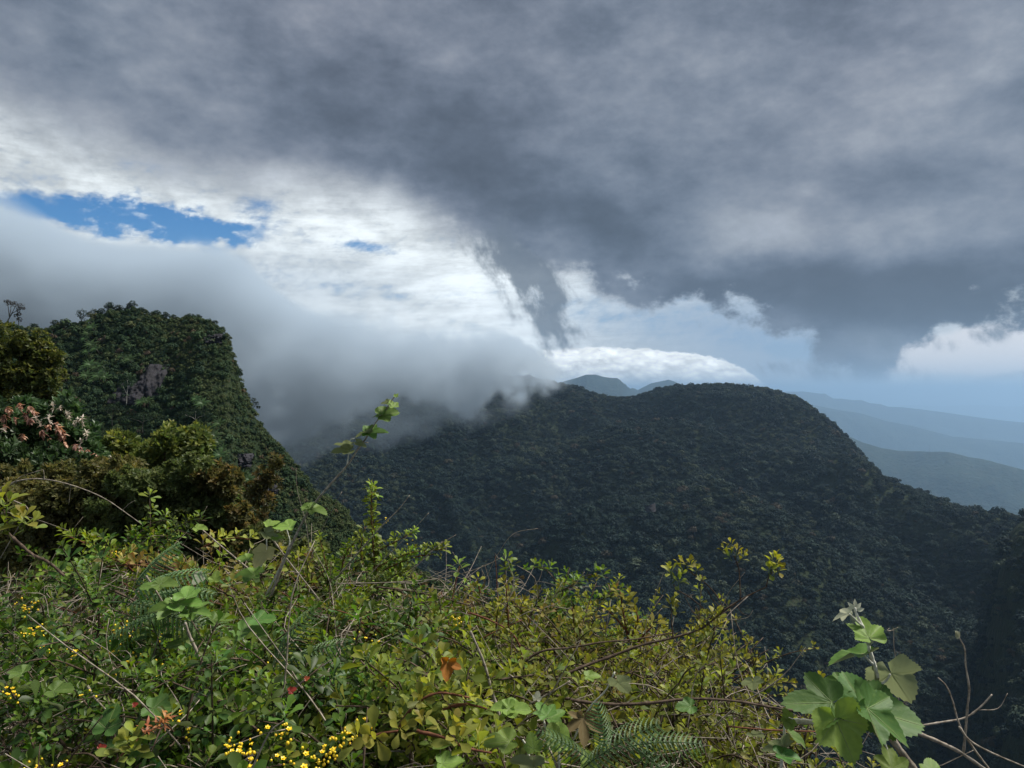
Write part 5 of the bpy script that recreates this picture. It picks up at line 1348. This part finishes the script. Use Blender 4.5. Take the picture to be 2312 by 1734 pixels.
def put_leaf(parent, px, py, d, size_px, tip, tilt=(0, -.6, .8), lob=LOB3, mat=None, sinus=.5, tint=.2, seed=0, cup=.16, name='leaf', label=None, wave=.05):
    """attachment seen at (px, py); tip: direction in the picture in degrees (0 right, 90 up); tilt: face normal in the world; size_px: length"""
    L = size_px * d / F_PX; v, f, tt = lobed(L, lob, sinus, cup, seed=seed, wave=wave)
    n = Vector(tilt).normalized(); t = Vector((math.cos(R(tip)), 0, math.sin(R(tip))))
    # tilt the leaf about its attachment so that its tip is seen in that direction
    t = (t - n * t.dot(n)); t = t.normalized() if t.length > 1e-4 else Vector((1, 0, 0)); x = t.cross(n)
    M = np.array([[x[0], t[0], n[0]], [x[1], t[1], n[1]], [x[2], t[2], n[2]]])
    G_ = Geo(); G_.add(v @ M.T, f, np.clip(tint + tt, 0, 1))
    o = link(name, G_.mesh(name, mat or m_bram), parent, loc=local(parent, at(px, py, d)) if parent else at(px, py, d))
    if label: o['label'] = label
    if size_px > 26 and (mat or m_bram) is m_bram and lob is not None:
        V2 = Geo(); rings = v[1:].reshape(7, -1, 3); na = rings.shape[1]; th = np.degrees(np.linspace(-math.pi / 2 + .22, 1.5 * math.pi - .22, na))
        for a, l, w in lob:
            k = int(np.argmin(np.abs((th - a + 180) % 360 - 180)))
            P_ = np.vstack([[0, 0, 0], rings[:, k]]) + (0, 0, L * .004)
            V2.tube(P_ @ M.T, L * .011, L * .003, 4, 0)
            for q in ():
                for sd in (-1, 1):
                    kk = min(max(k + sd * (9 - q), 0), na - 1); P2_ = np.array([P_[q], (P_[q] + rings[min(q + 1, 6), (k + kk) // 2]) / 2 + (0, 0, L * .003), rings[min(q + 1, 6), (k + kk) // 2 + sd * 2 if 0 <= (k + kk) // 2 + sd * 2 < na else kk] + (0, 0, L * .004)])
                    V2.tube(P2_ @ M.T, L * .006, L * .002, 3, 0)
        V2.t = [np.full(len(q), 1.0) for q in V2.v]
        link('vein', V2.mesh('vein', m_vein), o)
    return o

D = .72
br = tag(empty('bramble', at(2010, 1745, D)), 'bramble with big lobed green leaves and a woolly white stem at the lower right', 'bramble')
traced(br, [(2070, 1745, D), (2030, 1690, D), (2000, 1650, D), (1965, 1620, D), (1930, 1612, D)], .0036, .0026, m_grey, 11)
traced(br, [(1995, 1640, D + .03), (1990, 1580, D + .02), (1983, 1530, D + .01), (1970, 1490, D), (1960, 1455, D), (1950, 1420, D), (1934, 1388, D), (1930, 1372, D)], .0026, .0012, m_wool, 12)
traced(br, [(1865, 1635, D - .02), (1830, 1630, D - .02), (1790, 1628, D - .02), (1772, 1624, D - .02)], .0024, .0030, m_wool, 13)
for i, (a, b) in enumerate([((1962, 1455), (1950, 1436)), ((1962, 1455), (1972, 1436)), ((1972, 1500), (1952, 1480)), ((1988, 1545), (2010, 1522)), ((1955, 1612), (1945, 1572)), ((1945, 1625), (1890, 1625)), ((1925, 1615), (1878, 1584)), ((1990, 1575), (1962, 1600)),
                            ((1950, 1415), (1918, 1386)), ((1930, 1630), (1958, 1600)), ((1990, 1655), (2010, 1720))]):
    traced(br, [(a[0], a[1], D), ((a[0] + b[0]) / 2 + 2, (a[1] + b[1]) / 2 + 3, D - .004), (b[0], b[1], D - .008)], .0013, .0009, m_wool, 20 + i, 'petiole')
pl = lambda *a, **k: put_leaf(br, *a, **k)
pl(1962, 1440, D - .01, 62, 88, tilt=(.05, -.55, .8), lob=LOB5, tint=.75, seed=1, sinus=.55, label='rounded yellow green leaf near the top of the bramble stem')
pl(1916, 1386, D, 40, 205, tilt=(-.2, .75, .6), tint=.9, mat=m_pale, seed=2, label='small pale leaf seen from below')
pl(1952, 1476, D, 86, 203, tilt=(-.22, .22, .95), tint=.3, seed=3, label='leaf seen edge on')
pl(2012, 1520, D, 100, 300, tilt=(.15, .85, .5), tint=.2, seed=4, lob=HEART, label='leaf showing its pale olive underside')
pl(1948, 1590, D + .01, 80, 105, tilt=(-.1, -.7, .7), lob=HEART, sinus=.62, tint=.12, seed=5, label='broad dark green leaf in the middle')
pl(1878, 1586, D - .03, 112, 177, tilt=(-.1, -.55, .85), tint=.15, seed=6, sinus=.46, label='large leaf pointing left')
pl(1966, 1604, D - .02, 118, 338, tilt=(.15, -.6, .8), lob=HEART, sinus=.58, tint=.12, seed=7, label='largest leaf spreading right')
pl(1958, 1600, D - .04, 118, 308, tilt=(.45, -.55, .65), lob=LOB3, tint=.1, seed=8, sinus=.5)
pl(1886, 1622, D - .05, 98, 288, tilt=(.0, -.92, .35), lob=LOB3, sinus=.60, tint=.85, seed=9, label='vivid green leaf hanging down')
pl(1905, 1545, D + .03, 50, 170, tilt=(-.1, -.5, .85), lob=HEART, tint=.2, seed=10)
pl(2015, 1735, D - .02, 60, 85, tilt=(0, -.6, .8), lob=LOB3, tint=.7, seed=11)
pl(2105, 1748, D - .02, 46, 80, tilt=(0, -.4, .9), lob=HEART, tint=.6, seed=12)
for i, (x, y, a) in enumerate([(1928, 1376, 125), (1932, 1374, 40), (1930, 1372, 80), (1934, 1378, 10)]):
    o = link('leaf_bud', None, None) if False else None
    G_ = Geo(); v, f = blade(.0085, .004, .4, .2, LANC); t = Vector((math.cos(R(a)), 0, math.sin(R(a)))); n = Vector((0, -1, .2)).normalized(); t = (t - n * t.dot(n)).normalized(); x_ = t.cross(n)
    G_.add(v @ np.array([[x_[0], t[0], n[0]], [x_[1], t[1], n[1]], [x_[2], t[2], n[2]]]).T, f, 1.0); link('leaf_bud', G_.mesh('leaf_bud', m_pale), br, loc=local(br, at(x, y, D)))
for (x, y) in [(1780, 1618), (1785, 1630), (1776, 1626)]:
    put_leaf(br, x, y, D - .03, 22, 100 if y < 1620 else 260, lob=HEART, tint=.8, seed=x)

b2 = tag(empty('bramble', at(1765, 1745, 1.0)), 'small bramble with pale olive undersides left of the big bramble', 'bramble')
traced(b2, [(1762, 1745, 1.0), (1766, 1700, 1.0), (1770, 1660, 1.0), (1772, 1625, 1.0)], .0022, .0014, m_wool, 31)
put_leaf(b2, 1766, 1690, 1.0, 55, 130, tilt=(-.1, .8, .5), lob=LOB5, tint=.3, seed=21); put_leaf(b2, 1762, 1706, .98, 48, 345, tilt=(.1, -.2, .95), lob=HEART, tint=.1, seed=22)
put_leaf(b2, 1782, 1655, 1.0, 50, 315, tilt=(.6, -.2, .75), lob=HEART, tint=.3, seed=23); put_leaf(b2, 1700, 1660, 1.05, 34, 320, tilt=(0, .6, .7), lob=HEART, tint=.2, seed=24)
put_leaf(b2, 1700, 1540, 1.05, 40, 280, tilt=(0, .7, .6), lob=LOB3, tint=.3, seed=25); put_leaf(b2, 1560, 1595, 1.1, 36, 190, tilt=(0, -.5, .8), lob=HEART, tint=.2, seed=26)

# tall leafy stem rising from the middle
D = 1.7
ts = tag(empty('tall_stem', at(612, 1340, D)), 'tall bare stem leaning right with a few green leaves at its tip', 'plant')
traced(ts, [(612, 1345, D), (640, 1270, D), (668, 1210, D), (700, 1150, D), (745, 1095, D), (785, 1050, D), (808, 1015, D), (826, 990, D), (848, 955, D), (868, 930, D), (884, 905, D), (893, 893, D)], .0034, .0010, m_grey, 41)
traced(ts, [(783, 1052, D), (788, 1020, D), (790, 995, D), (800, 990, D)], .0016, .0008, m_wool, 42)
traced(ts, [(808, 1015, D), (822, 1000, D), (832, 1000, D)], .0014, .0008, m_grey, 43)
traced(ts, [(668, 1210, D), (690, 1160, D)], .0016, .0010, m_grey, 44)
for i, (x, y, s, a, tl, ln, tn) in enumerate([(862, 938, 42, 30, (.1, -.7, .7), HEART, .35), (862, 936, 24, 165, (-.3, -.3, .9), LOB3, .4), (888, 918, 26, 95, (.4, -.5, .7), LOB3, .8), (876, 908, 18, 150, (-.4, .4, .8), LOB3, .9), (893, 895, 10, 60, (0, -.8, .6), LOB3, .9),
        (832, 978, 46, 15, (0, -.5, .85), LOB3, .25), (834, 978, 34, 215, (-.2, .2, .9), LOB3, .5), (832, 972, 24, 120, (-.4, -.5, .7), LOB3, .3), (788, 1018, 40, 172, (-.1, .5, .8), LOB3, .75), (788, 1006, 34, 150, (0, .4, .9), LOB3, .7), (806, 1000, 24, 330, (.2, .6, .6), LOB3, .6),
        (700, 1146, 30, 130, (-.2, -.4, .9), HEART, .7), (702, 1150, 40, 330, (.2, -.3, .9), HEART, .6)]):
    put_leaf(ts, x, y, D - .01, s, a, tilt=tl, lob=ln, tint=tn, seed=60 + i)

m_straw = leaf_mat('straw_leaf', (.40, .36, .15), (.55, .50, .25), rough=.7, spec=.2, trans=.35, vary=.2, hue=.01)
def leafy(label, cat, foot, stems, leaves, D, seed, name='bramble'):
    root = tag(empty(name, at(*foot, D)), label, cat)
    for i, s in enumerate(stems): traced(root, [(p[0], p[1], D) for p in s], .0020, .0012, m_wool if i % 2 == 0 else m_grey, seed + i)
    for i, (x, y, s, a, tl, ln, tn, mt) in enumerate(leaves): put_leaf(root, x, y, D - .02, s, a, tilt=tl, lob=ln, tint=tn, seed=seed + i, mat=mt)
    return root
UP, TO, BK = (0, -.35, .95), (0, -.8, .6), (.1, .8, .55)
leafy('downy plant with a cream heart shaped leaf and pale forked stems', 'plant', (580, 1300), [[(580, 1300), (600, 1250), (602, 1200), (605, 1180)], [(580, 1300), (550, 1275), (490, 1225), (450, 1190)], [(600, 1345), (650, 1240), (650, 1205), (640, 1180)], [(580, 1300), (540, 1320)]],
      [(600, 1245, 44, 255, (0, -.75, .7), HEART, .5, m_straw), (655, 1190, 42, 178, UP, HEART, .9, None), (605, 1185, 28, 60, UP, HEART, .9, None), (600, 1205, 34, 320, BK, HEART, .7, None), (445, 1193, 26, 335, UP, HEART, .9, None), (575, 1300, 50, 185, UP, HEART, .5, None),
       (560, 1262, 30, 170, UP, HEART, .8, None), (485, 1310, 24, 90, TO, HEART, .95, None), (455, 1300, 26, 240, TO, HEART, .9, m_pale), (620, 1215, 24, 10, UP, HEART, .7, None)], 1.75, 300, 'downy_plant')
leafy('bramble patch of flat grey green lobed leaves above the zigzag stick', 'bramble', (415, 1420), [[(415, 1430), (400, 1370), (385, 1350)], [(330, 1300), (350, 1330), (380, 1380)], [(415, 1430), (460, 1385)]],
      [(395, 1375, 66, 195, UP, LOB3, .45, None), (400, 1365, 56, 20, UP, LOB3, .5, None), (420, 1350, 50, 95, UP, LOB3, .55, None), (440, 1445, 62, 235, UP, LOB3, .3, None), (355, 1325, 40, 185, UP, HEART, .4, None), (360, 1320, 44, 350, UP, HEART, .4, None),
       (430, 1380, 52, 330, UP, LOB5, .4, None), (480, 1400, 44, 20, UP, LOB3, .35, None)], 1.5, 330)
leafy('broad pointed leaf plant right of the zigzag stick', 'plant', (560, 1450), [[(555, 1470), (545, 1430)], [(555, 1470), (590, 1420)]],
      [(545, 1425, 64, 335, UP, HEART, .3, None), (580, 1400, 44, 10, UP, HEART, .2, None), (540, 1600, 60, 190, UP, LOB3, .2, None), (240, 1590, 1, 0, UP, LOB3, .2, None)][:3], 1.4, 350, 'broad_leaf_plant')
leafy('bramble shoots with drab leaves at the lower left', 'bramble', (330, 1700), [[(330, 1700), (300, 1650), (240, 1620)], [(330, 1700), (380, 1590)]],
      [(240, 1645, 56, 85, TO, HEART, .05, None), (345, 1600, 60, 10, UP, LOB3, .2, None), (250, 1690, 44, 350, UP, LOB3, .05, None), (335, 1650, 40, 200, UP, LOB3, .1, None), (50, 1520, 40, 140, UP, HEART, .4, None), (120, 1560, 44, 30, UP, HEART, .35, None)], 1.15, 370)
leafy('plant with broad yellow green oval leaves at the bottom centre', 'plant', (1260, 1735), [[(1262, 1740), (1262, 1700), (1265, 1680)], [(1262, 1740), (1240, 1690)], [(1200, 1740), (1190, 1690), (1180, 1670)]],
      [(1268, 1682, 50, 95, TO, ((90, 1.0, 40),), .95, None), (1252, 1672, 40, 98, TO, ((90, 1.0, 40),), .6, None), (1150, 1675, 60, 190, UP, HEART, .7, None), (1150, 1600, 44, 170, UP, HEART, .8, None), (1150, 1602, 50, 355, UP, HEART, .85, None), (1235, 1615, 46, 100, UP, LOB3, .35, None),
       (1205, 1690, 36, 100, TO, HEART, .8, None), (1000, 1725, 50, 30, UP, HEART, .8, None), (1020, 1735, 44, 170, UP, HEART, .8, None), (1330, 1735, 40, 95, TO, ((90, 1.0, 40),), .9, None), (1205, 1732, 60, 150, BK, HEART, .6, None)], .98, 390, 'broad_leaf_plant')
leafy('slender downy sprout with a three lobed leaf beside the level branch', 'plant', (1245, 1740), [[(1245, 1740), (1235, 1660), (1220, 1600), (1212, 1575)], [(1235, 1660), (1240, 1620)]],
      [(1212, 1578, 18, 80, TO, HEART, .9, m_pale), (1240, 1622, 44, 60, UP, LOB3, .4, None), (1395, 1540, 46, 300, BK, HEART, .6, None), (1328, 1528, 30, 10, UP, HEART, .8, None)], 1.12, 420, 'downy_plant')
o = put_leaf(None, 1010, 1497, .98, 40, 255, tilt=(.45, -.75, .3), lob=((90, 1.0, 30), (40, .6, 30), (165, .8, 22)), mat=m_dead, tint=.1, seed=7, name='dead_leaf', sinus=.5, wave=.14, cup=.35); tag(o, 'hanging orange brown dead leaf with dark spots in the thicket', 'leaf')
o = put_leaf(None, 1316, 1622, 1.0, 62, 265, tilt=(.1, -.7, .65), lob=LOB5, mat=m_brown, tint=.3, seed=8, name='dry_leaf', sinus=.35, wave=.08); tag(o, 'dry brown star shaped leaf left of the fern fronds', 'leaf')
for (x, y, s, lab) in [(225, 1690, 15, 'bright red leaf at the lower left below the orange shoot'), (655, 1560, 15, 'red leaf on the pale cane right of centre left'), (690, 1533, 10, 'small dark red leaf just above the larger red one'), (965, 1570, 14, 'tiny crimson leaf below the spotted orange leaf'), (302, 1592, 10, 'tiny pink leaf above the orange shoot')]:
    o = put_leaf(None, x, y, 1.08, s, 30, tilt=(.1, -.8, .6), lob=HEART, mat=m_red, tint=.2, seed=x, name='red_leaf'); tag(o, lab, 'leaf')

# ================================================================== ferns
def frond_mesh(seed, L=.175, W=.095, npair=15):
    g = random.Random(seed); random.seed(seed); G_ = Geo()
    zc = lambda y: .32 * y - 2.4 * y * y
    G_.tube([(0, y, zc(y)) for y in np.linspace(-.05, L, 9)], .0013, .0005, 4)
    for i in range(npair):
        y = L * (.12 + .86 * i / npair); w = W * .5 * math.sin(math.pi * (.18 + .80 * i / npair)) ** .8
        for sd in (-1, 1):
            dirx, diry = sd * math.cos(R(24)), math.sin(R(24)); n = 7; hw = .0034
            vv, ff = [], []
            for k in range(n + 1):
                t = k / n; dr = zc(y) - .9 * w * t * t
                c_ = np.array([dirx * w * t, y + diry * w * t, dr]); pn = np.array([-diry * sd, dirx * sd, 0.0])
                for e in (1, -1):
                    vv.append(c_ + pn * e * hw * (1 - .8 * t) + np.array([dirx, diry, 0]) * .0028)      # tooth tip
                    vv.append(c_ + pn * e * hw * .45 * (1 - .8 * t))                                    # notch
                vv.append(c_ + np.array([0, 0, -.0006]))
            for k in range(n):
                a = 5 * k; b = a + 5
                ff += [(a + 4, b + 4, b + 1, a), (a + 4, a, a + 1), (a + 4, a + 2, b + 3, b + 4), (a + 4, a + 3, a + 2)]
            G_.add(vv, ff, g.uniform(0, .6), g.random())
    return G_.mesh('frond', m_fern, smooth=False)
FR = [frond_mesh(1), frond_mesh(2, .15, .07, 14)]
def fern(label, px, py, d, fr):
    root = tag(empty('fern', at(px, py, d)), label, 'fern')
    for (x, y, ang, s, k, toward) in fr:
        o = bpy.data.objects.new('frond', FR[k]); COL.objects.link(o); o.parent = root
        t = Vector((math.cos(R(ang)), toward, math.sin(R(ang)))).normalized(); n = Vector((0, -.6, .8)); n = (n - t * n.dot(t)).normalized(); xx = t.cross(n)
        M = Matrix(((xx[0], t[0], n[0]), (xx[1], t[1], n[1]), (xx[2], t[2], n[2]))).to_4x4()
        o.matrix_local = Matrix.Translation(local(root, at(x, y, d))) @ M @ Matrix.Diagonal((s, s, s, 1))
fern('fern with arching green fronds at the bottom edge, right of centre', 1330, 1740, .95, [(1310, 1740, 35, .7, 0, -.1), (1400, 1690, 8, .62, 0, -.1), (1425, 1680, -42, .75, 0, -.15), (1345, 1725, 150, .6, 1, 0), (1370, 1712, 100, .5, 1, 0)])
fern('small pale fern frond above the red leaf', 600, 1520, 1.3, [(640, 1500, 20, .9, 1, -.1), (690, 1480, -25, .9, 1, -.1), (610, 1530, 60, .8, 0, 0)])
fern('pale grey green fern lying among the bushes at the upper left', 300, 1350, 1.65, [(290, 1345, 20, 1.1, 0, -.1), (330, 1350, 5, 1.1, 1, -.1), (300, 1330, 45, 1, 1, 0), (280, 1360, -15, 1, 0, 0)])
fern('drooping fern frond near the left flowers', 380, 1400, 1.5, [(350, 1390, -10, 1, 0, -.1), (400, 1380, 200, 1, 1, -.1)])

# fluffy dry seed head on the tall bare twig
G_ = Geo(); random.seed(9)
for _ in range(26):
    d_ = np.array([random.gauss(0, 1), random.gauss(0, 1), random.gauss(.3, .8)]); d_ /= np.linalg.norm(d_)
    v, f = blade(.0075, .0018, .3, .3, LANC); G_.add(v @ rot_to(np.cross(d_, (0, 0, 1.0)) + 1e-3).T + d_ * .002, f, .8)
tag(link('seed_head', G_.mesh('seed_head', m_pale), loc=at(2162, 1440, .95)), 'small fluffy dry seed head on the tall bare twig', 'seed head')
